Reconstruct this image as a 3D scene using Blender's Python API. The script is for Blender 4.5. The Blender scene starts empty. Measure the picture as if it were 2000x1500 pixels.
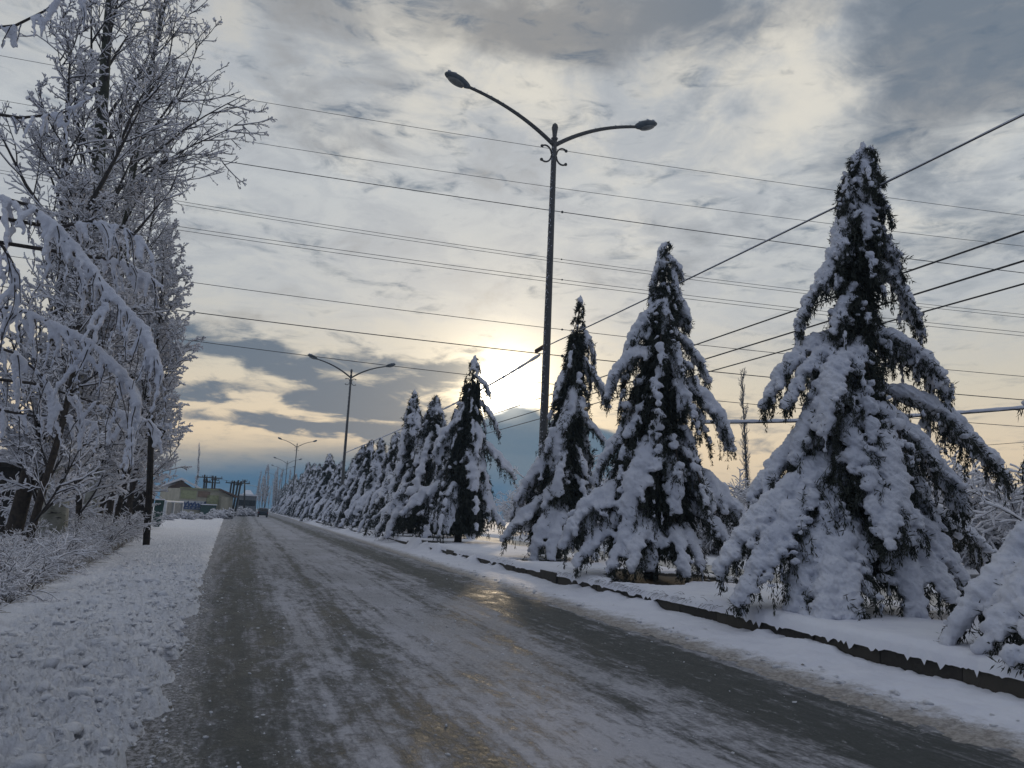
import bpy, math, random
import numpy as np
from mathutils import Vector, Matrix

SC = bpy.context.scene
COL = SC.collection
R = math.radians

# ------------------------------------------------------------------ camera
CAMZ = 1.6
YAW, PITCH, ROLL = R(19.3), R(10.1), R(2.6)
FPX = 1480.0
cam_d = bpy.data.cameras.new('camera'); cam = bpy.data.objects.new('camera', cam_d); COL.objects.link(cam)
cam_d.sensor_width = 36; cam_d.lens = FPX / 2000 * 36; cam_d.clip_start = 0.05; cam_d.clip_end = 8000
_f = np.array([math.sin(YAW)*math.cos(PITCH), math.cos(YAW)*math.cos(PITCH), math.sin(PITCH)])
_r0 = np.array([math.cos(YAW), -math.sin(YAW), 0]); _u0 = np.cross(_r0, _f)
_r = math.cos(ROLL)*_r0 + math.sin(ROLL)*_u0; _u = -math.sin(ROLL)*_r0 + math.cos(ROLL)*_u0
cam.matrix_world = Matrix(((_r[0], _u[0], -_f[0], 0), (_r[1], _u[1], -_f[1], 0), (_r[2], _u[2], -_f[2], CAMZ), (0, 0, 0, 1)))
SC.camera = cam
CAMP = np.array([0, 0, CAMZ])
def ray(px, py):
    return _f + _r*(px-1000)/FPX + _u*(750-py)/FPX          # depth along the view axis = 1
def P(px, py, depth):
    return CAMP + ray(px, py)*depth
def G(px, py, z=0.0):
    d = ray(px, py); return CAMP + d*(z-CAMZ)/d[2]
def proj(p):
    d = np.asarray(p, float)-CAMP; z = d@_f
    return 1000+FPX*(d@_r)/z, 750-FPX*(d@_u)/z, z

SC.view_settings.view_transform = 'Standard'; SC.view_settings.look = 'None'
SC.view_settings.exposure = 0.38; SC.view_settings.gamma = 1
SC.cycles.use_denoising = True
SC.cycles.max_bounces = 5; SC.cycles.diffuse_bounces = 3; SC.cycles.transparent_max_bounces = 4
SC.cycles.volume_bounces = 0

# ------------------------------------------------------------------ node maths
class V:
    nt = None
    def __init__(s, sock): s.s = sock
    @staticmethod
    def m(op, *a, clamp=False):
        n = V.nt.nodes.new('ShaderNodeMath'); n.operation = op; n.use_clamp = clamp
        for i, x in enumerate(a):
            if isinstance(x, V): V.nt.links.new(x.s, n.inputs[i])
            else: n.inputs[i].default_value = x
        return V(n.outputs[0])
    def __add__(s, o): return V.m('ADD', s, o)
    __radd__ = __add__
    def __sub__(s, o): return V.m('SUBTRACT', s, o)
    def __rsub__(s, o): return V.m('SUBTRACT', o, s)
    def __mul__(s, o): return V.m('MULTIPLY', s, o)
    __rmul__ = __mul__
    def __truediv__(s, o): return V.m('DIVIDE', s, o)
def vexp(x): return V.m('EXPONENT', x)
def clamp(x): return V.m('MAXIMUM', V.m('MINIMUM', x, 1.0), 0.0)
def sstep(x, a, b):
    n = V.nt.nodes.new('ShaderNodeMapRange'); n.interpolation_type = 'SMOOTHSTEP'; n.clamp = True
    V.nt.links.new(x.s, n.inputs['Value'])
    n.inputs['From Min'].default_value = a; n.inputs['From Max'].default_value = b
    return V(n.outputs[0])
def combine(x, y, z=0.0):
    n = V.nt.nodes.new('ShaderNodeCombineXYZ')
    for i, q in enumerate((x, y, z)):
        if isinstance(q, V): V.nt.links.new(q.s, n.inputs[i])
        else: n.inputs[i].default_value = q
    return n.outputs[0]
def noise(vec, scale, detail=6, rough=0.55, dist=0.0, lac=2.0):
    n = V.nt.nodes.new('ShaderNodeTexNoise')
    V.nt.links.new(vec, n.inputs['Vector'])
    n.inputs['Scale'].default_value = scale; n.inputs['Detail'].default_value = detail
    n.inputs['Roughness'].default_value = rough; n.inputs['Distortion'].default_value = dist
    return V(n.outputs['Fac'])
def voronoi(vec, scale, feature='F1'):
    n = V.nt.nodes.new('ShaderNodeTexVoronoi'); n.feature = feature
    V.nt.links.new(vec, n.inputs['Vector']); n.inputs['Scale'].default_value = scale
    return V(n.outputs['Distance'])
def mixc(fac, a, b):
    n = V.nt.nodes.new('ShaderNodeMix'); n.data_type = 'RGBA'
    if isinstance(fac, V): V.nt.links.new(fac.s, n.inputs[0])
    else: n.inputs[0].default_value = fac
    for i, c in ((6, a), (7, b)):
        if isinstance(c, (tuple, list)): n.inputs[i].default_value = (*c[:3], 1)
        else: V.nt.links.new(c, n.inputs[i])
    return n.outputs[2]
def ramp(x, stops):
    n = V.nt.nodes.new('ShaderNodeValToRGB'); V.nt.links.new(x.s, n.inputs[0])
    e = n.color_ramp.elements
    while len(e) < len(stops): e.new(0.5)
    for k, (p, c) in enumerate(stops): e[k].position = p; e[k].color = (*c, 1)
    return n.outputs[0]
def addc(a, b):
    n = V.nt.nodes.new('ShaderNodeVectorMath'); n.operation = 'ADD'
    V.nt.links.new(a, n.inputs[0]); V.nt.links.new(b, n.inputs[1]); return n.outputs[0]
def scalec(a, f):
    n = V.nt.nodes.new('ShaderNodeVectorMath'); n.operation = 'SCALE'
    if isinstance(a, tuple): n.inputs[0].default_value = a
    else: V.nt.links.new(a, n.inputs[0])
    if isinstance(f, V): V.nt.links.new(f.s, n.inputs['Scale'])
    else: n.inputs['Scale'].default_value = f
    return n.outputs[0]

# ------------------------------------------------------------------ sun and sky
SUNPX = (987, 762)
sd = ray(*SUNPX); sd = sd/np.linalg.norm(sd)
SUN_EL = math.asin(sd[2]); SUN_AZ = math.atan2(sd[0], sd[1])
sl = bpy.data.lights.new('sun', 'SUN'); sl.energy = 0.4; sl.angle = R(2.5); sl.color = (1, .78, .52)
so = bpy.data.objects.new('sun', sl); COL.objects.link(so)
so.rotation_euler = Vector(-sd).to_track_quat('-Z', 'Y').to_euler(); so.location = (30, 60, 30)

world = bpy.data.worlds.new('World'); SC.world = world; world.use_nodes = True
nt = world.node_tree; nt.nodes.clear(); V.nt = nt
tc = nt.nodes.new('ShaderNodeTexCoord')
sep = nt.nodes.new('ShaderNodeSeparateXYZ'); nt.links.new(tc.outputs['Generated'], sep.inputs[0])
DX, DY, DZ = V(sep.outputs[0]), V(sep.outputs[1]), V(sep.outputs[2])
RX = DX*math.cos(YAW) - DY*math.sin(YAW); FY = DX*math.sin(YAW) + DY*math.cos(YAW)
AZ = V.m('ARCTAN2', RX, FY)*57.2958
EL = V.m('ARCSINE', V.m('MINIMUM', DZ, 0.9999))*57.2958
def ae(px, py):
    d = ray(px, py); d = d/np.linalg.norm(d)
    return math.degrees(math.atan2(d@_r0, d@np.array([math.sin(YAW), math.cos(YAW), 0]))), math.degrees(math.asin(d[2]))
zc = V.m('MAXIMUM', DZ, 0.0) + 0.11
cp = combine(RX/zc, FY/zc, 0.0)                       # a cloud deck seen in perspective
nA = noise(cp, 1.25, 8, .58, .4); nB = noise(cp, 3.4, 9, .6, .6); nC = noise(combine(AZ*0.022, EL*0.075, 3.0), 2.6, 8, .6, .5)
nF = noise(combine(AZ*0.05, EL*0.16, 5.0), 6.0, 7, .62, .6)
nD = noise(combine(AZ*0.03, EL*0.05, 9.0), 3.0, 6, .5, .3)
wAZ = AZ + (nD-0.5)*9 + (nB-0.5)*3; wEL = EL + (nC-0.5)*5 + (nB-0.5)*1.5
def blobs(lst, sx=1.0):
    tot = None
    for (px, py, rx, ry, rot, amp) in lst:
        a, e = ae(px, py); k = math.degrees(1/FPX)
        ra = rx*k*sx; re_ = ry*k*sx; th = R(-rot+2.6)
        c, s_ = math.cos(th), math.sin(th)
        x = wAZ - a; y = wEL - e
        u = (x*c + y*s_)/ra; v = (y*c - x*s_)/re_
        g = vexp(V.m('MAXIMUM', (u*u + v*v)*-1.0, -40.0))*amp
        tot = g if tot is None else tot + g
    return tot
base = ramp(EL/60.0, [(0.0, (.42, .37, .30)), (0.09, (.64, .52, .37)), (0.17, (.52, .48, .40)), (0.26, (.42, .435, .44)),
                      (0.40, (.42, .445, .465)), (0.56, (.44, .435, .415)), (0.66, (.34, .34, .34)), (0.76, (.28, .29, .31)), (1.0, (.28, .295, .33))])
nE = noise(cp, 7.0, 8, .62, .8)
sky = mixc(clamp(sstep(nB + (nE-0.5)*.7, .38, .62)*1.0), mixc(sstep(EL, 9.0, 20.0), base, (.36, .385, .415)), base)
# bright wisps and cumulus
light = blobs([(1640, 120, 330, 110, -12, .55), (1480, 300, 260, 100, -15, .5), (1880, 330, 190, 70, -22, .5), (880, 110, 330, 90, -5, .5),
               (1050, 230, 200, 100, 10, .55), (560, 250, 200, 90, 20, .4), (1900, 660, 200, 120, 0, .35), (1240, 450, 160, 50, 0, .4), (1450, 120, 200, 70, 0, .3)])
lf = sstep(light + (nA-0.5)*1.5 + (nB-0.5)*1.8 + (nE-0.5)*.6, .2, 1.0)
sky = mixc(lf*sstep(EL, 11.0, 24.0)*0.8, sky, (.62, .59, .52))
# grey-blue cloud masses
dark = blobs([(1830, 170, 230, 120, -25, 1.0), (1990, 60, 200, 150, 0, 1.0), (1300, 40, 240, 70, 0, .65), (820, 20, 420, 70, 0, .7), (1360, 210, 120, 50, -35, .3),
              (640, 220, 230, 120, 25, .42), (1700, 500, 300, 50, 4, .2), (1960, 440, 120, 40, -10, .4), (1060, 60, 180, 60, 0, .45), (1380, 470, 200, 60, 0, .2), (1560, 30, 200, 50, 0, .5)])
df = sstep(dark + (nA-0.5)*1.6 - (nB-0.5)*2.0 - (nE-0.5)*.9, .12, 1.05)
sky = mixc(df*0.9, sky, mixc(sstep(AZ, -5.0, 22.0), (.215, .215, .215), mixc(sstep(nB + (nE-0.5)*.5, .38, .62), (.115, .145, .185), (.20, .215, .235))))
# low streaks left of the sun, and the far bank
streak = blobs([(500, 690, 190, 26, 10, 1.0), (640, 765, 170, 24, 12, 1.0), (850, 745, 120, 42, -8, 1.05), (790, 815, 300, 15, 6, .95), (590, 835, 260, 13, 4, .75),
                (880, 862, 340, 22, 3, 1.0), (420, 770, 150, 10, 5, .5), (700, 700, 90, 16, 25, .5)])
sf = sstep(streak + (nC-0.5)*1.2 + (nB-0.5)*.6 + (nF-0.5)*2.2, .02, .85)
sky = mixc(sf*0.92, sky, (.075, .115, .17))
# hill-like cloud bank: its upper edge follows the azimuth
azn = (AZ + 60.0)/120.0
a0 = ae(300, 880)[0]
def edge(pts):
    return V(_edge(pts))
def _edge(pts):
    n = V.nt.nodes.new('ShaderNodeFloatCurve'); V.nt.links.new(azn.s, n.inputs['Value'])
    c = n.mapping.curves[0]
    pp = [((ae(x, y)[0]+60)/120, ae(x, y)[1]/20) for x, y in pts]
    c.points[0].location = (0, pp[0][1]*.8); c.points[-1].location = (1, pp[-1][1]*.6)
    for q in pp: c.points.new(*q)
    n.mapping.update(); return n.outputs[0]
eh = edge([(-100, 890), (300, 880), (520, 872), (700, 868), (850, 862), (905, 850), (950, 812), (985, 796), (1010, 787), (1040, 793), (1065, 808), (1120, 822), (1200, 846), (1260, 880), (1330, 925), (1450, 975), (1700, 1000), (2100, 1020)])*20.0
soft = sstep(AZ, ae(880, 850)[0], ae(960, 800)[0])
hm = EL - eh + (nB-0.5)*0.7 + (nC-0.5)*1.6*(1.0-soft)
bank = 1.0 - (sstep(hm, -2.6, 1.5)*(1.0-soft) + sstep(hm, -.12, .18)*soft)
bankc = mixc(sstep(EL, .5, 5.0), (.01, .105, .225), (.085, .145, .21))
bankc = mixc(sstep(nC, .40, .62)*.6, bankc, (.125, .17, .215))
sky = mixc(bank, sky, bankc)
# behind and above the camera: dull blue evening cloud
cosz = (DX*sd[0] + DY*sd[1] + DZ*sd[2])
back = sstep(FY*-1.0, -.45, .5)
sky = mixc(back, sky, mixc(sstep(EL + (nA-0.5)*30, 8.0, 45.0), (.11, .14, .205), (.30, .325, .385)))
sky = mixc(sstep(EL*-1.0, 0.0, 3.0), sky, (.2, .22, .27))
# glow round the sun, in the thin cloud
ang = V.m('ARCCOSINE', V.m('MINIMUM', V.m('MAXIMUM', cosz, -1.0), .99999))*57.2958
abv = sstep(hm, -.5, .35)*.94 + .06
glow = scalec((1.0, .83, .54), (vexp(ang*-0.85)*7.0 + vexp(ang*-0.28)*.95 + vexp(ang*-.10)*.05)*abv*(1.0-sf*.55))
disc = scalec((1.0, .95, .82), (1.0-sstep(ang, 1.1, 3.0))*4.5*abv)
sky = addc(addc(sky, glow), disc)
ns = nt.nodes.new('ShaderNodeTexSky'); ns.sky_type = 'NISHITA'; ns.sun_disc = False
ns.sun_elevation = SUN_EL; ns.sun_rotation = SUN_AZ; ns.air_density = 1.2; ns.dust_density = 2
sky = addc(scalec(sky, 0.93), scalec(ns.outputs[0], 0.0))
bg = nt.nodes.new('ShaderNodeBackground'); nt.links.new(sky, bg.inputs[0]); bg.inputs[1].default_value = 1.0
bgn = nt.nodes.new('ShaderNodeBackground'); nt.links.new(scalec(ns.outputs[0], abv*(1.0-sf*.6)*0.06), bgn.inputs[0]); bgn.inputs[1].default_value = 0.05
ad = nt.nodes.new('ShaderNodeAddShader'); nt.links.new(bg.outputs[0], ad.inputs[0]); nt.links.new(bgn.outputs[0], ad.inputs[1])
wo = nt.nodes.new('ShaderNodeOutputWorld'); nt.links.new(ad.outputs[0], wo.inputs[0])
world.cycles.sampling_method = 'MANUAL'; world.cycles.sample_map_resolution = 1024

# ------------------------------------------------------------------ object helpers
def link(name, me, mat=None, parent=None, loc=None):
    o = bpy.data.objects.new(name, me); COL.objects.link(o)
    if mat is not None and me is not None:
        for mm in (mat if isinstance(mat, (list, tuple)) else [mat]): me.materials.append(mm)
    if parent is not None: o.parent = parent
    if loc is not None: o.location = loc
    return o
def tag(o, label=None, cat=None, group=None, kind=None):
    if label: o['label'] = label
    if cat: o['category'] = cat
    if group: o['group'] = group
    if kind: o['kind'] = kind
    return o
def empty(name, loc, label, cat, group=None):
    o = bpy.data.objects.new(name, None); COL.objects.link(o); o.location = tuple(loc); o.empty_display_size = .2
    return tag(o, label, cat, group)
def copy_tree(o, parent=None):
    c = o.copy(); COL.objects.link(c)
    if parent is not None: c.parent = parent
    for ch in [x for x in bpy.data.objects if x.parent == o]:
        copy_tree(ch, c)
    return c
def np_mesh(name, verts, faces, smooth=True):
    """faces: (n,3) or (n,4) int array, or a list of such arrays"""
    me = bpy.data.meshes.new(name)
    verts = np.asarray(verts, np.float32).reshape(-1, 3)
    fl = faces if isinstance(faces, list) else [faces]
    fl = [np.asarray(f, np.int32) for f in fl if len(f)]
    idx = np.concatenate([f.ravel() for f in fl]); cnt = np.concatenate([np.full(len(f), f.shape[1], np.int32) for f in fl])
    start = np.concatenate([[0], np.cumsum(cnt)[:-1]]).astype(np.int32)
    me.vertices.add(len(verts)); me.vertices.foreach_set('co', verts.ravel())
    me.loops.add(len(idx)); me.loops.foreach_set('vertex_index', idx)
    me.polygons.add(len(cnt)); me.polygons.foreach_set('loop_start', start); me.polygons.foreach_set('loop_total', cnt)
    me.polygons.foreach_set('use_smooth', np.full(len(cnt), smooth))
    me.update(calc_edges=True)
    return me
class MB:
    """collects small shapes into one mesh"""
    def __init__(s): s.v = []; s.f3 = []; s.f4 = []; s.n = 0
    def add(s, v, f):
        v = np.asarray(v, float).reshape(-1, 3); f = np.asarray(f, int)
        (s.f4 if f.shape[1] == 4 else s.f3).append(f+s.n); s.v.append(v); s.n += len(v)
    def box(s, c, d, rz=0, rx=0, ry=0):
        x, y, z = [q/2 for q in d]
        v = np.array([(i*x, j*y, k*z) for i in (-1, 1) for j in (-1, 1) for k in (-1, 1)])
        M = np.array(Matrix.Rotation(rz, 3, 'Z') @ Matrix.Rotation(rx, 3, 'X') @ Matrix.Rotation(ry, 3, 'Y'))
        s.add(v@M.T+np.array(c), [(0, 1, 3, 2), (4, 6, 7, 5), (0, 4, 5, 1), (2, 3, 7, 6), (0, 2, 6, 4), (1, 5, 7, 3)])
    def tube(s, pts, rad, sides=8):
        pts = np.asarray(pts, float)[None]; rad = np.broadcast_to(np.asarray(rad, float), pts.shape[1:2])[None]
        v, f4, f3 = tubes(pts, rad, sides); n = s.n
        s.v.append(v); s.f4.append(f4+n); s.f3.append(f3+n); s.n += len(v)
    def quad(s, a, b, c, d): s.add([a, b, c, d], [(0, 1, 2, 3)])
    def mesh(s, name, smooth=False):
        fl = []
        if s.f4: fl.append(np.concatenate(s.f4))
        if s.f3: fl.append(np.concatenate(s.f3))
        return np_mesh(name, np.concatenate(s.v), fl, smooth)
    def build(s, name, mat, parent=None, smooth=False, bevel=0):
        o = link(name, s.mesh(name, smooth), mat, parent)
        if bevel:
            b = o.modifiers.new('bevel', 'BEVEL'); b.width = bevel; b.segments = 2; b.limit_method = 'ANGLE'
        return o
def norm(a): return a/np.maximum(np.linalg.norm(a, axis=-1, keepdims=True), 1e-9)
def tubes(Pn, Rn, sides=3):
    """Pn (N,K,3) poly-lines, Rn (N,K) radii -> verts, quads, cap tris"""
    N, K, _ = Pn.shape
    T = np.empty_like(Pn); T[:, 1:-1] = Pn[:, 2:]-Pn[:, :-2]; T[:, 0] = Pn[:, 1]-Pn[:, 0]; T[:, -1] = Pn[:, -1]-Pn[:, -2]
    T = norm(T)
    ref = np.where(np.abs(T[:, :, 2:3]) > .92, np.array([1.0, 0, 0]), np.array([0, 0, 1.0]))
    ref = np.broadcast_to(ref[:, :1], T.shape)
    A = norm(np.cross(T, ref)); B = np.cross(A, T)
    th = np.arange(sides)*2*np.pi/sides
    v = Pn[:, :, None] + Rn[:, :, None, None]*(A[:, :, None]*np.cos(th)[:, None] + B[:, :, None]*np.sin(th)[:, None])
    base = (np.arange(N)*K*sides)[:, None, None] + (np.arange(K-1)*sides)[None, :, None]
    i = np.arange(sides)[None, None]; j = (i+1) % sides
    q = np.stack([base+i, base+j, base+sides+j, base+sides+i], -1).reshape(-1, 4)
    caps = []
    for off, fl in ((0, 1), ((K-1)*sides, 0)):
        b = (np.arange(N)*K*sides+off)[:, None]
        for t in range(1, sides-1):
            tri = np.concatenate([b, b+t, b+t+1], 1); caps.append(tri if not fl else tri[:, ::-1])
    return v.reshape(-1, 3), q, np.concatenate(caps)
# value noise
def _h(ix, iy, iz, seed):
    with np.errstate(over='ignore'):
        h = (ix.astype(np.int64)*374761393 + iy.astype(np.int64)*668265263 + iz.astype(np.int64)*2147483647 + seed*1274126177).astype(np.uint32)
        h = (h ^ (h >> 13))*np.uint32(1274126177); h = h ^ (h >> 16)
    return (h & 0xffffff).astype(np.float64)/0xffffff
def vnoise(x, y, seed=0, z=None):
    x0 = np.floor(x); y0 = np.floor(y); fx = x-x0; fy = y-y0; fx = fx*fx*(3-2*fx); fy = fy*fy*(3-2*fy)
    zz = np.zeros_like(x0) if z is None else z
    a = _h(x0, y0, zz, seed); b = _h(x0+1, y0, zz, seed); c = _h(x0, y0+1, zz, seed); d = _h(x0+1, y0+1, zz, seed)
    return (a*(1-fx)+b*fx)*(1-fy) + (c*(1-fx)+d*fx)*fy
def fbm(x, y, oct=5, seed=0, rough=.5):
    t = 0; a = 1; s = 0
    for o in range(oct):
        t = t + a*vnoise(x*2**o+o*13.7, y*2**o+o*7.1, seed+o); s += a; a *= rough
    return t/s
def cells(x, y, seed=0):
    """distance to nearest jittered point and its random value (lumps of snow)"""
    x0 = np.floor(x); y0 = np.floor(y); best = np.full(x.shape, 9.0); val = np.zeros(x.shape)
    z = np.zeros_like(x0)
    for i in (-1, 0, 1):
        for j in (-1, 0, 1):
            cx = x0+i; cy = y0+j
            px = cx+_h(cx, cy, z, seed); py = cy+_h(cx, cy, z, seed+7)
            d = np.hypot(px-x, py-y); m = d < best; best = np.where(m, d, best); val = np.where(m, _h(cx, cy, z, seed+3), val)
    return best, val
def ss(x, a, b):
    t = np.clip((x-a)/(b-a), 0, 1); return t*t*(3-2*t)
_ico_cache = {}
def ico(sub):
    if sub not in _ico_cache:
        import bmesh
        bm = bmesh.new(); bmesh.ops.create_icosphere(bm, subdivisions=sub, radius=1)
        bm.verts.ensure_lookup_table()
        _ico_cache[sub] = (np.array([v.co[:] for v in bm.verts]), np.array([[v.index for v in f.verts] for f in bm.faces])); bm.free()
    return _ico_cache[sub]
def blob_mesh(C, S, sub=1, jitter=0, rng=None):
    """many ellipsoids: centres (n,3), semi-axes (n,3)"""
    v, f = ico(sub); n = len(C)
    vv = np.broadcast_to(v, (n,)+v.shape)
    if jitter: vv = vv*(1+jitter*(rng.random((n, len(v), 1))-.5))
    V_ = C[:, None]+vv*S[:, None]
    F = (f[None]+(np.arange(n)*len(v))[:, None, None]).reshape(-1, 3)
    return V_.reshape(-1, 3), F
def remesh(name, verts, faces, voxel, smooth=2):
    """fuse overlapping lumps into one skin and bake it"""
    me = np_mesh(name, verts, faces); o = bpy.data.objects.new(name, me); COL.objects.link(o)
    r = o.modifiers.new('r', 'REMESH'); r.mode = 'VOXEL'; r.voxel_size = voxel; r.use_smooth_shade = True
    if smooth:
        s = o.modifiers.new('s', 'SMOOTH'); s.factor = .5; s.iterations = smooth
    dg = bpy.context.evaluated_depsgraph_get(); dg.update()
    out = bpy.data.meshes.new_from_object(o.evaluated_get(dg)); out.name = name
    bpy.data.objects.remove(o); bpy.data.meshes.remove(me)
    return out

# ------------------------------------------------------------------ materials
def material(name, fn):
    m = bpy.data.materials.new(name); m.use_nodes = True; t = m.node_tree; V.nt = t
    b = t.nodes['Principled BSDF']; fn(t, b); return m
def tex(t, which='Object', scale=None):
    n = t.nodes.new('ShaderNodeTexCoord'); o = n.outputs[which]
    if scale:
        mp = t.nodes.new('ShaderNodeMapping'); mp.inputs['Scale'].default_value = scale; t.links.new(o, mp.inputs[0]); o = mp.outputs[0]
    return o
def geo_pos(t):
    return t.nodes.new('ShaderNodeNewGeometry').outputs['Position']
def bump(t, b, h, strength=.5, dist=.02):
    n = t.nodes.new('ShaderNodeBump'); n.inputs['Strength'].default_value = strength; n.inputs['Distance'].default_value = dist
    t.links.new(h.s, n.inputs['Height']); t.links.new(n.outputs[0], b.inputs['Normal'])
def simple(name, col, rough=.7, metal=0.0, var=.25, scale=8, bmp=.15, bd=.01, col2=None):
    def fn(t, b):
        o = tex(t); n = noise(o, scale, 6, .6)
        c2 = col2 or tuple(c*(1-var) for c in col)
        t.links.new(mixc(sstep(n, .35, .65), c2, col), b.inputs['Base Color'])
        b.inputs['Roughness'].default_value = rough; b.inputs['Metallic'].default_value = metal
        if bmp: bump(t, b, noise(o, scale*4, 5, .6), bmp, bd)
    return material(name, fn)
M = {}
def snow_fn(c1, c2, sc=14, bs=.5, bd=.012, rough=.65):
    def fn(t, b):
        o = geo_pos(t); n = noise(o, 1.3, 5, .6)
        t.links.new(mixc(sstep(n, .3, .7), c1, c2), b.inputs['Base Color'])
        b.inputs['Roughness'].default_value = rough
        b.inputs['Specular IOR Level'].default_value = .25
        bump(t, b, noise(o, sc, 7, .65)*1.0 + noise(o, sc*5, 3, .6)*.35, bs, bd)
    return fn
M['snow'] = material('snow', snow_fn((.80, .81, .86), (.72, .74, .80)))
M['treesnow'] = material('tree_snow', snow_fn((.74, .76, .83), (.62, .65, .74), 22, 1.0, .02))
M['twigsnow'] = material('twig_snow', snow_fn((.80, .80, .84), (.70, .71, .76), 30, .3, .004))
M['needle'] = material('needle', lambda t, b: (t.links.new(mixc(sstep(noise(geo_pos(t), 9, 4, .7), .35, .7), (.009, .013, .010), (.034, .042, .028)), b.inputs['Base Color']), setattr(b.inputs['Roughness'], 'default_value', .75)))
M['bark'] = simple('bark', (.055, .042, .032), .9, scale=10, bmp=.6, bd=.02, col2=(.02, .016, .013))
M['twig'] = simple('twig', (.05, .042, .038), .85, scale=20, bmp=0, col2=(.022, .02, .022))
def birch_fn(t, b):
    o = geo_pos(t)
    mp = t.nodes.new('ShaderNodeMapping'); mp.inputs['Scale'].default_value = (2.2, 2.2, 9); t.links.new(o, mp.inputs[0])
    n = noise(mp.outputs[0], 1.6, 6, .65, .3); n2 = noise(o, 3.0, 5, .6)
    z = t.nodes.new('ShaderNodeSeparateXYZ'); t.links.new(o, z.inputs[0]); hi = sstep(V(z.outputs[2]) + (n2-0.5)*4, 4.5, 8.0)
    pale = mixc(hi, mixc(sstep(n2, .35, .65), (.20, .20, .16), (.36, .36, .32)), (.045, .05, .035))
    t.links.new(mixc(sstep(n, .56, .64), pale, (.025, .022, .02)), b.inputs['Base Color'])
    b.inputs['Roughness'].default_value = .8; bump(t, b, n, .5, .02)
M['palebark'] = material('pale_bark', birch_fn)
M['polepaint'] = simple('pole_paint', (.10, .10, .10), .55, .2, scale=30, bmp=.25, bd=.004, col2=(.05, .052, .056))
M['lampgrey'] = simple('lamp_grey', (.06, .08, .10), .5, scale=6, bmp=.05, col2=(.04, .055, .07))
M['glass'] = simple('lamp_glass', (.16, .17, .17), .2, scale=6, bmp=0)
M['cable'] = simple('cable', (.035, .035, .04), .6, scale=30, bmp=0)
M['ceramic'] = simple('ceramic', (.08, .05, .04), .3, bmp=0)
M['wood'] = simple('dark_wood', (.035, .027, .02), .9, scale=8, bmp=.5, col2=(.012, .01, .009))
M['concrete'] = simple('concrete', (.22, .21, .19), .85, scale=10, bmp=.4)

# ------------------------------------------------------------------ ground
def kx(Y): return 7.45 + 0.020*(Y-6.0)          # kerb line on the right
def lx(Y): return -0.36 - 0.0095*(Y-5.0)        # left edge of the clear carriageway
def ys(a, b, d0, g):
    out = [a]; d = d0
    while out[-1] < b:
        out.append(out[-1]+d*max(1, (out[-1]/6.0))**g)
    return np.array(out)
def grid_mesh(name, X, Y, Z):
    n, m = X.shape
    v = np.stack([X, Y, Z], -1).reshape(-1, 3)
    i = (np.arange(n-1)[:, None]*m+np.arange(m-1)[None]).ravel()
    return np_mesh(name, v, np.stack([i, i+1, i+m+1, i+m], -1))

# the land: one snow sheet to the horizon
gm = np_mesh('ground', [(-600, -150, -.06), (600, -150, -.06), (600, 1150, -.06), (-600, 1150, -.06)], np.array([(0, 1, 2, 3)]))
tag(link('ground', gm, M['snow']), kind='structure')

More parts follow.
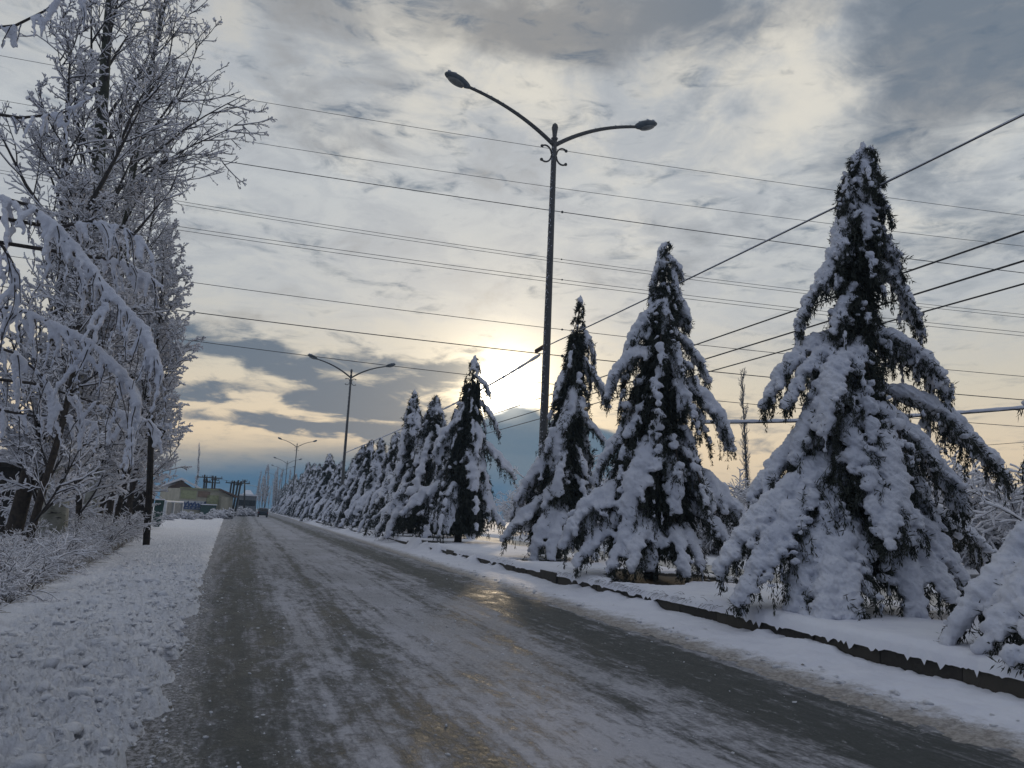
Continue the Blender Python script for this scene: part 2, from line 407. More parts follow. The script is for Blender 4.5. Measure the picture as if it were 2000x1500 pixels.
def road_fn(t, b):
    o = geo_pos(t)
    s = t.nodes.new('ShaderNodeSeparateXYZ'); t.links.new(o, s.inputs[0]); x, y = V(s.outputs[0]), V(s.outputs[1])
    xr = x - y*0.010                                     # follow the slight bend
    wob = (noise(combine(x*.3, y*.06), 1.0, 3, .5)-0.5)*.9
    xs = xr + wob
    def band(c, w): return vexp(V.m('POWER', V.m('ABSOLUTE', (xs-c)/w), 2.0)*-1.0)
    # packed snow strips and bare wheel tracks along the road
    strips = band(.95, .40)*.55 + band(2.75, .80)*1.0 + band(1.85, .3)*.30 + band(4.0, .30)*.55 + band(5.75, .18)*.22 + band(7.2, .8)*.8
    bare = band(-.1, .40)*.60 + band(1.5, .22)*.55 + band(4.85, .62)*1.15 + band(3.4, .14)*.45 + band(.35, .28)*.35
    n1 = noise(combine(x*2.4, y*.20), 1.6, 8, .62, .3)      # long streaks
    n2 = noise(combine(x*1.5, y*.75), 2.0, 9, .68, .8)      # ragged patches
    n3 = noise(combine(x, y*.6), 26.0, 6, .75)             # grain
    n3b = noise(combine(x, y*.45), 7.0, 7, .72, .5)
    n4 = noise(combine(x*.5, y*.35), .8, 5, .55)
    n5 = noise(combine(x*7.0, y*.09), 1.3, 6, .6, .2)
    m = strips*.75 - bare*.75 + (n1-0.5)*3.0 + (n5-0.5)*1.5 + (n2-0.5)*2.8 + (n3-0.5)*1.9 + (n3b-0.5)*2.6 + (n4-0.5)*1.4 + .28
    far = sstep(y, 12.0, 50.0)*.32
    m = sstep(m + far, -.35, 1.05)
    ch = V.m('SINE', y*50.0 + V.m('ABSOLUTE', V.m('SINE', x*18.0))*2.2)
    tread = sstep(noise(combine(x*3, y*.4), 1.6, 4, .6), .50, .62)*(band(.15, .42)+band(1.75, .35))
    wet = mixc(n2, (.024, .029, .029), (.080, .088, .084))
    slush = mixc(sstep(n4, .38, .62), (.42, .425, .47), (.28, .285, .305))
    slush = mixc(sstep(n3, .4, .75)*.6, slush, (.58, .58, .62))
    c = mixc(m, wet, slush)
    c = mixc(sstep(n3+(n3b-0.5)*.9, .60, .74)*.6, c, (.50, .50, .53))
    dirty = sstep(x-y*.02, 5.6, 6.3)*sstep(noise(combine(x, y*.5), 3.0, 7, .7), .3, .62)
    c = mixc(dirty*.55, c, (.235, .20, .16))
    edge_ = 1.0-sstep(x + y*.0095, -.45, -.05)
    c = mixc(edge_*.6*sstep(n2, .4, .6), c, (.10, .09, .07))
    fr = (1.0-sstep(x + y*.0095 + (n2-0.5)*1.2 + (n3b-0.5)*.8, -.40, .05))
    c = mixc(fr*sstep(n3, .42, .60)*.9, c, (.52, .52, .56))
    t.links.new(c, b.inputs['Base Color'])
    rr = .62 + m*.25 + (n2-0.5)*.9 + (n3-0.5)*.7
    t.links.new(rr.s, b.inputs['Roughness'])
    b.inputs['Specular IOR Level'].default_value = .30
    bump(t, b, n3*.8 + n3b*1.2 + n2*1.0 + m*.5 + ch*tread*.16 + noise(combine(x, y*.8), 70.0, 3, .6)*.3, .9, .022)
M['road'] = material('icy_road', road_fn)
Y = ys(-6, 900, .045, 1.45); U = np.linspace(0, 1, 190)
YY, UU = np.meshgrid(Y, U, indexing='ij'); XX = (lx(YY)-.5)*(1-UU) + (kx(YY)+.02)*UU
xr = XX-.010*YY
fade = np.clip(1.4-YY/30, .15, 1)
ZZ = -.012*np.exp(-((xr-4.75)/.6)**2) + (fbm(XX*2.2, YY*.6, 5, 3)-.5)*.020*fade + (fbm(XX*9, YY*6, 3, 9)-.5)*.012*fade
tag(link('road', grid_mesh('road', XX, YY, ZZ), M['road']), kind='structure')

# left verge: churned ploughed snow next to the road, smoother snow beyond
def verge_fn(t, b):
    o = geo_pos(t); s = t.nodes.new('ShaderNodeSeparateXYZ'); t.links.new(o, s.inputs[0]); x, y, z = V(s.outputs[0]), V(s.outputs[1]), V(s.outputs[2])
    near = sstep(x + y*.0095, -1.5, -.3)
    n = noise(o, 5.0, 7, .7); n2 = noise(o, 1.6, 5, .6)
    c = mixc(sstep(n2, .35, .7), (.86, .87, .91), (.76, .78, .84))
    c = mixc(sstep(n, .54, .70)*(near*.35+.06), c, (.42, .41, .40))
    dirt = sstep(noise(o, 9.0, 6, .7), .56, .68)*sstep(x + y*.0095, -.62, -.33)
    c = mixc(dirt, c, (.13, .11, .08))
    t.links.new(c, b.inputs['Base Color']); b.inputs['Roughness'].default_value = .7; b.inputs['Specular IOR Level'].default_value = .25
    bump(t, b, noise(o, 16, 8, .72)*1.3 + noise(o, 60, 4, .7)*.3, .9, .045)
M['verge'] = material('verge_snow', verge_fn)
def lumps(X, Y, amp):
    h = 0
    for sc, a, sd_ in ((2.4, 1.0, 1), (5.5, .9, 2), (11., .65, 3), (23., .40, 4)):
        d, v = cells(X*sc+fbm(X*3, Y*3, 2, 5)*1.2, Y*sc+fbm(X*3, Y*3, 2, 6)*1.2, sd_)
        h = h + a*np.clip(1-d/.8, 0, 1)**.7*(.1+v)
    b1 = np.abs(fbm(X*9, Y*9, 4, 33, .6)-.5); b2 = np.abs(fbm(X*21+4, Y*21, 3, 34, .6)-.5)
    return (h*.75+1.2*(.2-b1)*3.0+.8*(.2-b2)*2.2)*amp
def left_h(X, Y):
    e = lx(Y)-X + (fbm(X*1.4+3.3, Y*1.6, 5, 8, .62)-.5)*.75*np.clip(8/Y, .3, 1.4)     # distance from the ragged edge
    rise = ss(e, -.02, .38)
    churn = ss(e, 0, .15)*(1-ss(e, 1.5, 2.6+.6*fbm(X*.5, Y*.5, 2, 31)))
    a = np.clip(1.15-Y/60, .35, 1)
    h = -.045 + rise*(.085+.03*fbm(X*.7, Y*.35, 3, 4)) + churn*lumps(X, Y, .075)*a*(.45+1.1*fbm(X*1.3, Y*1.3, 3, 88))
    h = h + (fbm(X*1.2, Y*1.2, 4, 12)-.5)*.06*ss(e, .4, 2)*a
    h = h + ss(e, 2.6, 6)*.10 - ss(e, .9, 2.2)*.02
    return h
Y = ys(3.6, 420, .018, 1.3); U = np.concatenate([np.linspace(0, 2.9, 190), np.linspace(2.93, 9, 60), np.linspace(9.4, 40, 30)])
YY, UU = np.meshgrid(Y, U, indexing='ij'); XX = lx(YY)+.28-UU*np.clip(YY/9, 1, 4)**.35
tag(link('snow_verge', grid_mesh('snow_verge', XX, YY, left_h(XX, YY)), M['verge']), kind='structure')

# loose snow crumbs
rng = np.random.default_rng(5)
n = 3200
Yc = 3.5+18*rng.random(n)**1.7; e = rng.random(n)**1.3*1.9+.02
Xc = lx(Yc)-e; r = .007+.030*rng.random(n)**3.5
kb_ = 190; Yb = 3.6+14*rng.random(kb_)**1.3; Xb = lx(Yb)-.05-1.6*rng.random(kb_); rb = .022+.065*rng.random(kb_)**2
k = 800                                     # a few crumbs out on the road
Yk = 3.6+16*rng.random(k)**1.3; Xk = lx(Yk)+.02+6.4*rng.random(k)**3.5; rk = .004+.013*rng.random(k)**3
k2 = 500
Ym = 5+25*rng.random(k2)**1.3; Xm = kx(Ym)-.35-1.0*rng.random(k2)**.8; rm = .008+.035*rng.random(k2)**3
Xa, Ya, ra = np.concatenate([Xc, Xk, Xm, Xb]), np.concatenate([Yc, Yk, Ym, Yb]), np.concatenate([r, rk, rm, rb])
Za = np.concatenate([left_h(Xc, Yc)+r*.45, rk*.25-.002, rm*.2+.03, left_h(Xb, Yb)+rb*.15])
S = np.stack([ra*(1+rng.random(len(ra))*.6), ra*(1+rng.random(len(ra))*.6), ra*(.55+.4*rng.random(len(ra)))], -1)
v, f = blob_mesh(np.stack([Xa, Ya, Za], -1), S, 1, .9, rng)
tag(link('snow_crumbs', np_mesh('snow_crumbs', v, f), M['verge']), kind='stuff')

# right: low bank of snow against the kerb
def bank_fn(t, b):
    o = geo_pos(t); s = t.nodes.new('ShaderNodeSeparateXYZ'); t.links.new(o, s.inputs[0]); x, y = V(s.outputs[0]), V(s.outputs[1])
    q = x - y*.02
    n = noise(o, 4.0, 7, .7); n2 = noise(o, 18.0, 5, .7)
    dirt = (1.0-sstep(q + (n-0.5)*1.1 + (n2-0.5)*.35, 5.75, 6.45))
    c = mixc(sstep(noise(o, 1.2, 4, .6), .35, .7), (.78, .80, .87), (.70, .72, .80))
    c = mixc(dirt*.88, c, mixc(sstep(n2, .35, .65), (.15, .13, .105), (.34, .31, .27)))
    t.links.new(c, b.inputs['Base Color']); b.inputs['Roughness'].default_value = .7; b.inputs['Specular IOR Level'].default_value = .25
    bump(t, b, noise(o, 20, 7, .7) + noise(o, 80, 3, .6)*.4, .6, .016)
M['bank'] = material('bank_snow', bank_fn)
Y = ys(-4, 420, .035, 1.35); U = np.linspace(0, 1, 80)
YY, UU = np.meshgrid(Y, U, indexing='ij'); W = 1.95+.35*fbm(YY*.12, YY*0, 3, 41)
XX = kx(YY)-W*(1-UU)
h = -.035+.065*ss(UU, .0, .5)+.07*ss(UU, .42, 1)*(.35+1.1*fbm(XX*.8, YY*.8, 3, 17))+.42*ss(UU, .72, 1)*ss(fbm(XX*.6, YY*.75, 4, 27), .50, .75)*(.25+.75*ss(YY, 15, 26))+.14*ss(UU, .8, 1)*ss(YY, 16, 30)*fbm(XX, YY*.7, 3, 28)
a = np.clip(1.15-YY/50, .3, 1)
h = h + a*(fbm(XX*5, YY*5, 4, 18)-.5)*.06*ss(UU, .03, .4) + a*(fbm(XX*18, YY*18, 3, 19)-.5)*.028 + a*ss(UU, .05, .3)*lumps(XX, YY, .007)
tag(link('snow_bank', grid_mesh('snow_bank', XX, YY, h), M['bank']), kind='structure')

# kerb of painted blocks
def kerb_fn(t, b):
    o = geo_pos(t); s = t.nodes.new('ShaderNodeSeparateXYZ'); t.links.new(o, s.inputs[0]); y = V(s.outputs[1]); z = V(s.outputs[2])
    blk = V.m('FLOOR', (y+.55)/1.15); odd = V.m('PINGPONG', blk, 1.0)
    n = noise(o, 6, 6, .65); n2 = noise(o, 25, 5, .6)
    c = mixc(odd, mixc(n, (.018, .017, .016), (.05, .045, .038)), mixc(n, (.036, .032, .026), (.070, .062, .050)))
    c = mixc(sstep(n2, .55, .7)*.5, c, (.05, .055, .03))
    t.links.new(c, b.inputs['Base Color']); b.inputs['Roughness'].default_value = .85
    bump(t, b, n+n2*.5, .6, .02)
M['kerb'] = material('kerb_paint', kerb_fn)
MZ = .33
kb = MB(); rr = random.Random(3)
y = -4.0
while y < 300:
    L = 1.15; dx = rr.uniform(-.012, .012)+(rr.random() < .06)*-.05
    c = np.array([kx(y+L/2)+.10+dx, y+L/2, MZ/2-.06+rr.uniform(-.015, .008)])
    kb.box(c, (.2, L-.012, MZ+.12), rz=-.020+rr.uniform(-.01, .01)); y += L
tag(kb.build('kerb', M['kerb'], bevel=.012), kind='structure')

# planted strip between the carriageways: bare soil under the trees, snow between, with a ragged lip over the kerb
TREES_Y = []
def row_x(Y): return 9.45+.023*(Y-10)
ROW = [-9.0, -2.6, 3.9, 10.2, 16.6, 22.9, 35.4]
yy_ = 42.0
while yy_ < 330: ROW.append(yy_); yy_ += 6.3
BARE = [(8.75, 15.6, 1.0, 1.7), (9.9, 16.9, 1.9, 2.1), (8.9, 22.0, 1.0, 1.0), (9.0, 35.8, 1.15, 1.3), (9.2, 42.5, 1.1, 1.5), (9.4, 48.8, 1.0, .9), (8.6, 34.0, .8, 1.2)]
def bare_mask(X, Y):
    m = np.zeros_like(X); w = (fbm(X*1.5, Y*1.5, 4, 51)-.5)*1.1
    for (bx, by, rx, ry) in BARE:
        m = np.maximum(m, 1-ss(np.hypot((X-bx)/rx, (Y-by)/ry)+w, .75, 1.0))
    return m
def strip_fn(t, b):
    at = t.nodes.new('ShaderNodeAttribute'); at.attribute_name = 'bare'; o = geo_pos(t)
    n = noise(o, 14, 6, .7); k = sstep(V(at.outputs['Fac']) + (n-0.5)*.8, .35, .6)
    c = mixc(k, mixc(sstep(noise(o, 1.2, 4, .6), .35, .7), (.80, .82, .88), (.72, .74, .82)), mixc(n, (.008, .007, .005), (.030, .023, .016)))
    t.links.new(c, b.inputs['Base Color']); b.inputs['Roughness'].default_value = .75; b.inputs['Specular IOR Level'].default_value = .2
    bump(t, b, noise(o, 16, 7, .7) + n*.6*k, .6, .018)
M['strip'] = material('strip_snow', strip_fn)
Y = ys(-4, 420, .032, 1.35); U = np.concatenate([np.linspace(0, .7, 34), np.linspace(.76, 4.6, 60)])
YY, UU = np.meshgrid(Y, U, indexing='ij')
lip = .012+.05*fbm(YY*3.5, YY*0+2, 4, 61, .65)
XX = kx(YY)-lip*np.clip(1-UU*3, 0, 1)+UU*1.0
bm_ = bare_mask(XX, YY)
a = np.clip(1.15-YY/60, .4, 1)
hs = (.085+.04*fbm(XX*.9, YY*.9, 3, 62))*(1-bm_)+.012*bm_
roll = np.sqrt(np.clip(UU/.12, 0, 1))
drip = (ss(fbm(YY*22, YY*0, 4, 77, .65), .56, .80)*.085+.010+.03*fbm(YY*3, YY*0, 3, 78))*(1-ss(UU, .0, .03))*(1-bm_)
ZZ = MZ-.005+hs*roll+(fbm(XX*2, YY*2, 4, 63)-.5)*.06*a*roll+(fbm(XX*12, YY*12, 3, 64)-.5)*.025*a-drip-(1-roll)*.02-ss(UU, 4.2, 4.6)*.5
ZZ -= np.where(UU <= 0, .02, 0)
me = grid_mesh('median', XX, YY, ZZ)
at = me.attributes.new('bare', 'FLOAT', 'POINT'); at.data.foreach_set('value', bm_.ravel().astype(np.float32))
tag(link('median_strip', me, M['strip']), kind='structure')

# far carriageway and the land beyond it
Y = ys(-4, 500, .25, 1.0); U = np.linspace(0, 1, 40); YY, UU = np.meshgrid(Y, U, indexing='ij')
XX = kx(YY)+4.4+UU*8.2; ZZ = -.03+(fbm(XX*.8, YY*.3, 4, 71)-.5)*.05
M['road2'] = material('packed_snow', snow_fn((.60, .58, .54), (.42, .40, .37), 8, .6, .02))
tag(link('far_road', grid_mesh('far_road', XX, YY, ZZ), M['road2']), kind='structure')
Y = ys(-10, 900, .5, .9); U = np.linspace(0, 1, 90); YY, UU = np.meshgrid(Y, U, indexing='ij')
XX = kx(YY)+12.4+UU**1.6*240; ZZ = -.045+ss(UU, 0, .02)*.3+(fbm(XX*.25, YY*.25, 5, 72)-.5)*.7*ss(UU, 0, .05)
tag(link('snow_field', grid_mesh('snow_field', XX, YY, ZZ), M['snow']), kind='structure')

# ------------------------------------------------------------------ snow-laden weeping conifers
def bez(p0, p1, p2, n):
    t = np.linspace(0, 1, n)[:, None]; return (1-t)**2*p0+2*t*(1-t)*p1+t*t*p2
def resample(p, step):
    d = np.linalg.norm(np.diff(p, axis=0), axis=1); s = np.concatenate([[0], np.cumsum(d)]); n = max(4, int(s[-1]/step)+1)
    q = np.linspace(0, s[-1], n); return np.stack([np.interp(q, s, p[:, k]) for k in range(3)], -1), s[-1]
class Cedar:
    def __init__(s, seed, base, H, lean=(0, 0), fine=1.0):
        s.rng = np.random.default_rng(seed); s.base = np.array(base, float); s.H = H; s.lean = np.array([lean[0], lean[1], 0.])
        s.C = []; s.S = []          # snow blobs
        s.NP = []; s.ND = []; s.NL = []  # needles: pos, dir, length
        s.TB = []; s.fine = fine; s.tw = []
    def axis(s, h): return s.base+np.array([0, 0, h])+s.lean*(h/s.H)
    def branch(s, pts, w, snow=1.0, dens=1.0, thick=1.0, skirt=1.0):
        rng = s.rng; f = s.fine
        p, L = resample(np.asarray(pts, float), .075*f)
        n = len(p); t = np.linspace(0, 1, n)
        p = p+np.cumsum(rng.normal(0, .006, (n, 3)), 0)
        s.TB.append((p, .012+.03*min(L, 2.5)/2.5*(1-t)**.8))
        T = norm(np.gradient(p, axis=0)); up = np.array([0, 0, 1.0])
        Sd = np.cross(T, up); nn = np.linalg.norm(Sd, axis=1, keepdims=True)
        hor = (p[-1]-p[0])*np.array([1, 1, 0]); hor = hor/max(np.linalg.norm(hor), 1e-6); side0 = np.array([hor[1], -hor[0], 0])
        Sd = np.where(nn > .25, Sd/np.maximum(nn, 1e-6), side0)
        prof = np.clip(np.sin(np.pi*np.clip(.12+t*.84, 0, 1))**.6, .2, 1)*w*1.12
        # snow on the main stem
        for i in range(n):
            if t[i] < .10 and rng.random() < .5: continue
            if rng.random() < snow*.96:
                r = thick*w*.175*(.7+.6*rng.random())*(.75+.5*np.sin(np.pi*min(1, t[i]*1.05)))*(.8 if t[i] > .92 else 1)+.022
                s.C.append(p[i]+[0, 0, r*.45]+Sd[i]*rng.normal(0, .15*r)); s.S.append((r*1.1, r*1.1, r*(.75+.3*rng.random())))
            # side shoots
            for sg in (-1, 1):
                if rng.random() > dens*.62: continue
                l = prof[i]*(.55+.6*rng.random())*skirt; k = 7
                u = np.linspace(0, 1, k)[:, None]
                fwd = T[i]*np.array([1, 1, .6])*(.25+.5*rng.random())+rng.normal(0, .12, 3)
                q = p[i]+(Sd[i]*sg*(.55+.3*rng.random())+fwd)*l*u+np.array([0, 0, 1])*(-l*(.42+.5*rng.random())*u**1.7 + .05*l*u)
                q = q+rng.normal(0, .012, q.shape)
                s.tw.append(q[[0, 2, 4, 6]])
                on = rng.random() < snow*.84; cut = .35+.62*rng.random()
                for j in range(1, k):
                    uj = u[j, 0]
                    if on and uj < cut and rng.random() < .90:
                        r = thick*(w*.115*(1-.4*uj)*(.6+.8*rng.random())+.015)
                        s.C.append(q[j]+[0, 0, r*.55]); s.S.append((r*1.15, r*1.15, r*(.55+.4*rng.random())))
                # needles beneath the shoot
                m = int(46*f**-1.2*max(.5, l/.4))
                a = rng.random(m)*(k-1); ia = a.astype(int); fr = (a-ia)[:, None]
                pos = q[ia]*(1-fr)+q[np.minimum(ia+1, k-1)]*fr
                d = rng.normal(0, .55, (m, 3))+np.array([0, 0, -1.0])+(q[-1]-q[0])/max(l, .05)*.5
                pos = pos+rng.normal(0, .018, (m, 3)); pos[:, 2] -= rng.random(m)**1.5*.10*w/.45
                s.NP.append(pos); s.ND.append(norm(d)); s.NL.append(.045+.075*rng.random(m))
                # a few stiff tips pushing out through the snow
                m2 = int(9*f**-1.2); pos = q[rng.integers(1, k, m2)]+rng.normal(0, .01, (m2, 3)); d = rng.normal(0, 1, (m2, 3))+(q[-1]-q[0])/max(l, .05); d[:, 2] = np.abs(d[:, 2])*.5
                s.NP.append(pos); s.ND.append(norm(d)); s.NL.append(.05+.07*rng.random(m2)+w*.06)
                # hanging tassels from the shoot
                if rng.random() < .8:
                    hl = (.10+.30*rng.random())*(w/.45)**.7; mm = int(30*f**-1.2)
                    uu = rng.random(mm)[:, None]; st = q[rng.integers(2, k)]
                    pos = st-np.array([0, 0, 1.0])*hl*uu+rng.normal(0, .012, (mm, 3))
                    s.NP.append(pos); s.ND.append(norm(rng.normal(0, .35, (mm, 3))+[0, 0, -1.0])); s.NL.append(.05+.05*rng.random(mm))
                    if on and rng.random() < .35*snow:
                        for z in np.arange(0, hl*.8, .05): 
                            r = .022+.018*rng.random(); s.C.append(st-[0, 0, z]); s.S.append((r, r, r*1.5))
    def arc(s, h, az, reach, droop, w, snow=1.0, rise=.24, **k):
        a = s.axis(h); d = np.array([math.sin(az), math.cos(az), 0])
        u = np.linspace(0, 1, 14)[:, None]
        pts = a+d*reach*(1-(1-u)**1.35)*1.0+np.array([0, 0, 1.0])*(rise*reach*np.sin(np.pi*np.minimum(u*1.2, 1))-droop*1.15*u**2.8)
        s.branch(pts, w, snow, **k)
    def fill(s, n, prof, snow=.8, h0=.5, h1=.98, w0=.16, w1=.5, az=None, droopk=.75, reachk=1.0):
        rng = s.rng; ga = rng.random()*6
        for i in range(n):
            x = (i+rng.random())/n; hh = h0+(h1-h0)*x**.92
            a = ga+i*2.4+rng.normal(0, .3) if az is None else rng.uniform(*az)
            hz = hh*s.H; r = np.interp(hz/s.H, *prof)*(.72+.4*rng.random())*reachk
            w = np.interp(hh, [h0, 1], [w1, w0])*(.8+.4*rng.random())*min(1, r/.8+.25)
            dr = r*droopk*(.8+.6*rng.random()); dr = min(dr, hz-.15)
            s.arc(hz, a, r, max(dr, .05), w, snow if rng.random() < .85 else .25)
    def core(s, prof, n):
        """dark inner foliage close to the trunk"""
        rng = s.rng
        h = (.05+.80*rng.random(n)**1.25)*s.H; r = np.array([np.interp(x/s.H, *prof) for x in h])*.50*np.sqrt(rng.random(n)); a = rng.random(n)*6.283
        h = h-r*.5
        pos = s.base+np.stack([r*np.sin(a), r*np.cos(a), np.maximum(h, s.H*rng.uniform(.06, .24, n))], -1)+s.lean*(h/s.H)[:, None]
        d = np.stack([np.sin(a), np.cos(a), -1-1.2*rng.random(n)], -1)+rng.normal(0, .45, (n, 3))
        s.NP.append(pos); s.ND.append(norm(d)); s.NL.append(.15+.13*rng.random(n))
    def build(s, voxel, label, group=None, trunk_r=None, needle_w=1.0, clear=None):
        rng = s.rng; B = s.base
        root = empty('snowy_conifer', B, label, 'tree', group)
        H = s.H; tr = trunk_r or H*.017
        hs = np.linspace(-.1, H*.97, 12); mb = MB()
        mb.tube([s.axis(h)-B+(0 if h < .1 else rng.normal(0, .008, 3)) for h in hs], tr*(1-.9*np.clip(hs/H, 0, 1))*np.where(hs < .15, 1.25, 1), 10)
        for p, r in s.TB:
            mb.tube(p[::2]-B if len(p) > 6 else p-B, r[::2] if len(p) > 6 else r, 4)
        mb.build('trunk', M['bark'], root, True)
        NP_, ND, NL = np.concatenate(s.NP), np.concatenate(s.ND), np.concatenate(s.NL)*needle_w**.5
        keep = NP_[:, 2] > B[2]+.02; NP_, ND, NL = NP_[keep], ND[keep], NL[keep]; n = len(NP_)
        sd_ = norm(np.cross(ND, rng.normal(0, 1, (n, 3)))); wd = (.005+.007*rng.random(n)+.10*np.clip(NL/needle_w**.5-.15, 0, 1))[:, None]*needle_w*sd_
        tip = NP_+ND*NL[:, None]; mid = NP_+ND*(NL*.45)[:, None]
        v = np.stack([NP_-wd*.4, mid-wd, tip, mid+wd], 1).reshape(-1, 3)-B
        f = np.arange(n*4).reshape(n, 4)
        tw = np.array(s.tw); tv, tq, tc_ = tubes(tw-B, np.broadcast_to([.007, .006, .005, .003], tw.shape[:2]), 3)
        me = np_mesh('needles', np.concatenate([v, tv]), [np.concatenate([f, tq+len(v)]), tc_+len(v)], False)
        link('foliage', me, M['needle'], root)
        C, S_ = np.array(s.C), np.array(s.S)
        k = C[:, 2] > B[2]+.03; C, S_ = C[k], S_[k]
        if clear is not None: k = clear(C); C, S_ = C[k], S_[k]
        big = S_[:, 0] > .075
        v1, f1 = blob_mesh(C[big]-B, S_[big], 2, .12, rng) if big.any() else (np.zeros((0, 3)), np.zeros((0, 3), int))
        v2, f2 = blob_mesh(C[~big]-B, S_[~big], 1, .2, rng)
        sn = remesh('snow', np.concatenate([v1, v2]), np.concatenate([f1, f2+len(v1)]), voxel, 2)
        # small lumps in the skin
        nv = len(sn.vertices); co = np.empty(nv*3, np.float32); sn.vertices.foreach_get('co', co); co = co.reshape(-1, 3)
        no = np.empty(nv*3, np.float32); sn.vertex_normals.foreach_get('vector', no); no = no.reshape(-1, 3)
        q = (fbm(co[:, 0]*11+co[:, 2]*7, co[:, 1]*11-co[:, 2]*9, 4, seed=9)-.5)*.055+(fbm(co[:, 0]*19+co[:, 2]*15, co[:, 1]*19-co[:, 2]*17, 3, seed=29)-.5)*.04+(fbm(co[:, 0]*30+co[:, 2]*25, co[:, 1]*30+co[:, 2]*22, 2, seed=19)-.5)*.034
        co = co+no*q[:, None]; sn.vertices.foreach_set('co', co.ravel()); sn.update()
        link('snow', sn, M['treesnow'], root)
        return root
def tree_at(px_top, py_top, Y):
    """height of a row tree at distance Y whose tip shows at the given height in the picture"""
    X = row_x(Y); b = np.array([X, Y, MZ])
    z = 9.0
    for _ in range(12):
        x, y_, d = proj((X, Y, z)); z += (y_-py_top)/FPX*d
    return b, z-MZ
def tree_px(Y, py_top, specs, seed, fine, fill_n, prof, voxel, label, core_n, top_px=None, x=None, fsnow=.8, fh0=.25, extra=None, w=1.0, clear=None):
    b, H = tree_at(0, py_top, Y)
    if x is not None: b[0] = x
    X = b[0]; z = H+MZ; lean = (0, 0)
    if top_px is not None:
        xx, _, d = proj((X, Y, z)); lean = ((top_px-xx)/FPX*d*_r0[0], (top_px-xx)/FPX*d*_r0[1])
    c = Cedar(seed, b, H, lean, fine)
    dep = lambda q: proj(q)[2]
    for sp in specs:
        (x0, y0), (x1, y1), (x2, y2), dz, ww = sp[:5]; sn = sp[5] if len(sp) > 5 else 1.0
        d0 = dep(c.axis(np.clip((proj(b)[1]-y0)/(proj(b)[1]-py_top), 0, 1)*H))
        pts = bez(P(x0, y0, d0), P(x1, y1, d0-dz*.75), P(x2, y2, d0-dz), 16)
        c.branch(pts, ww*w, sn, thick=1.22, dens=1.25)
    c.fill(fill_n, prof, fsnow, h0=fh0)
    c.core(prof, core_n)
    if extra: extra(c)
    return c.build(voxel, label, 'snow-laden conifers in the central strip', needle_w=max(1, fine*.9), clear=clear)

PROF = ([0, .08, .2, .4, .6, .8, .93, 1], [2.5, 2.6, 2.35, 1.75, 1.2, .62, .32, .12])
PROFN = ([0, .08, .2, .4, .6, .8, .93, 1], [2.1, 2.2, 1.9, 1.25, .8, .45, .22, .08])
def top_snow(h0, r, n=26):
    def f(c):
        for k in range(n):
            x = k/n; a = k*2.4; rr_ = r*(1-x)**.7*(.4+.6*c.rng.random()); q = c.axis(c.H*(h0+(1-h0)*x))
            e = (.05+.06*c.rng.random())*(1-x*.55); c.C.append(q+[math.sin(a)*rr_, math.cos(a)*rr_, 0]); c.S.append((e, e, e*1.1))
    return f
T4 = [((1685, 296), (1662, 312), (1655, 372), .2, .22), ((1687, 300), (1706, 316), (1710, 378), .15, .22), ((1686, 330), (1655, 350), (1645, 425), .25, .26), ((1688, 345), (1715, 365), (1728, 435), .2, .26), ((1686, 310), (1686, 330), (1682, 390), .4, .24), ((1686, 400), (1640, 420), (1628, 470), .1, .26),
      ((1680, 470), (1600, 530), (1552, 640), .3, .34), ((1690, 500), (1770, 560), (1800, 650), .2, .32), ((1682, 430), (1722, 440), (1757, 545), .2, .3),
      ((1680, 380), (1655, 400), (1630, 520), .35, .3), ((1684, 360), (1690, 400), (1690, 470), .5, .28), ((1676, 420), (1640, 450), (1615, 560), .4, .32),
      ((1672, 640), (1560, 660), (1498, 795), .2, .42), ((1672, 650), (1580, 690), (1530, 790), .5, .38), ((1700, 650), (1790, 660), (1848, 775), .2, .42), ((1700, 660), (1760, 690), (1800, 740), -.2, .36),
      ((1682, 690), (1625, 680), (1615, 840), 1.0, .50), ((1672, 720), (1590, 760), (1545, 900), .6, .48), ((1690, 820), (1735, 830), (1765, 1060), 1.3, .55), ((1690, 840), (1700, 880), (1705, 1000), 1.2, .42),
      ((1668, 770), (1570, 850), (1465, 980), .3, .50), ((1668, 860), (1540, 930), (1405, 1120), .9, .58), ((1668, 900), (1540, 980), (1455, 1170), 1.4, .55), ((1660, 960), (1580, 1040), (1545, 1190), 1.5, .5),
      ((1715, 760), (1850, 800), (1962, 945), .1, .52), ((1705, 800), (1810, 860), (1880, 1000), .7, .50), ((1700, 850), (1770, 900), (1830, 1030), .6, .42), ((1676, 1000), (1640, 1060), (1600, 1225), 1.9, .62), ((1672, 1040), (1650, 1100), (1655, 1230), 1.9, .55),
      ((1695, 1000), (1770, 1060), (1790, 1200), 1.4, .55), ((1715, 980), (1830, 1030), (1890, 1170), .9, .55), ((1715, 960), (1850, 1000), (1945, 1085), -.8, .45), ((1715, 1000), (1830, 1100), (1860, 1180), 1.3, .45),
      ((1670, 880), (1620, 950), (1600, 1090), 1.3, .42, .7), ((1690, 560), (1650, 570), (1640, 650), .6, .28, .7), ((1700, 900), (1740, 960), (1730, 1080), 1.6, .4, .8)]
tree_px(10.2, 272, T4, 41, 1.0, 50, ([0, .08, .2, .4, .6, .8, .93, 1], [1.5, 1.55, 1.3, .85, .48, .50, .42, .26]),   .021,
        'large snow-laden conifer nearest the camera, its lower boughs resting on the snow', 20000, top_px=1686, fsnow=.38, extra=top_snow(.82, .26, 60))
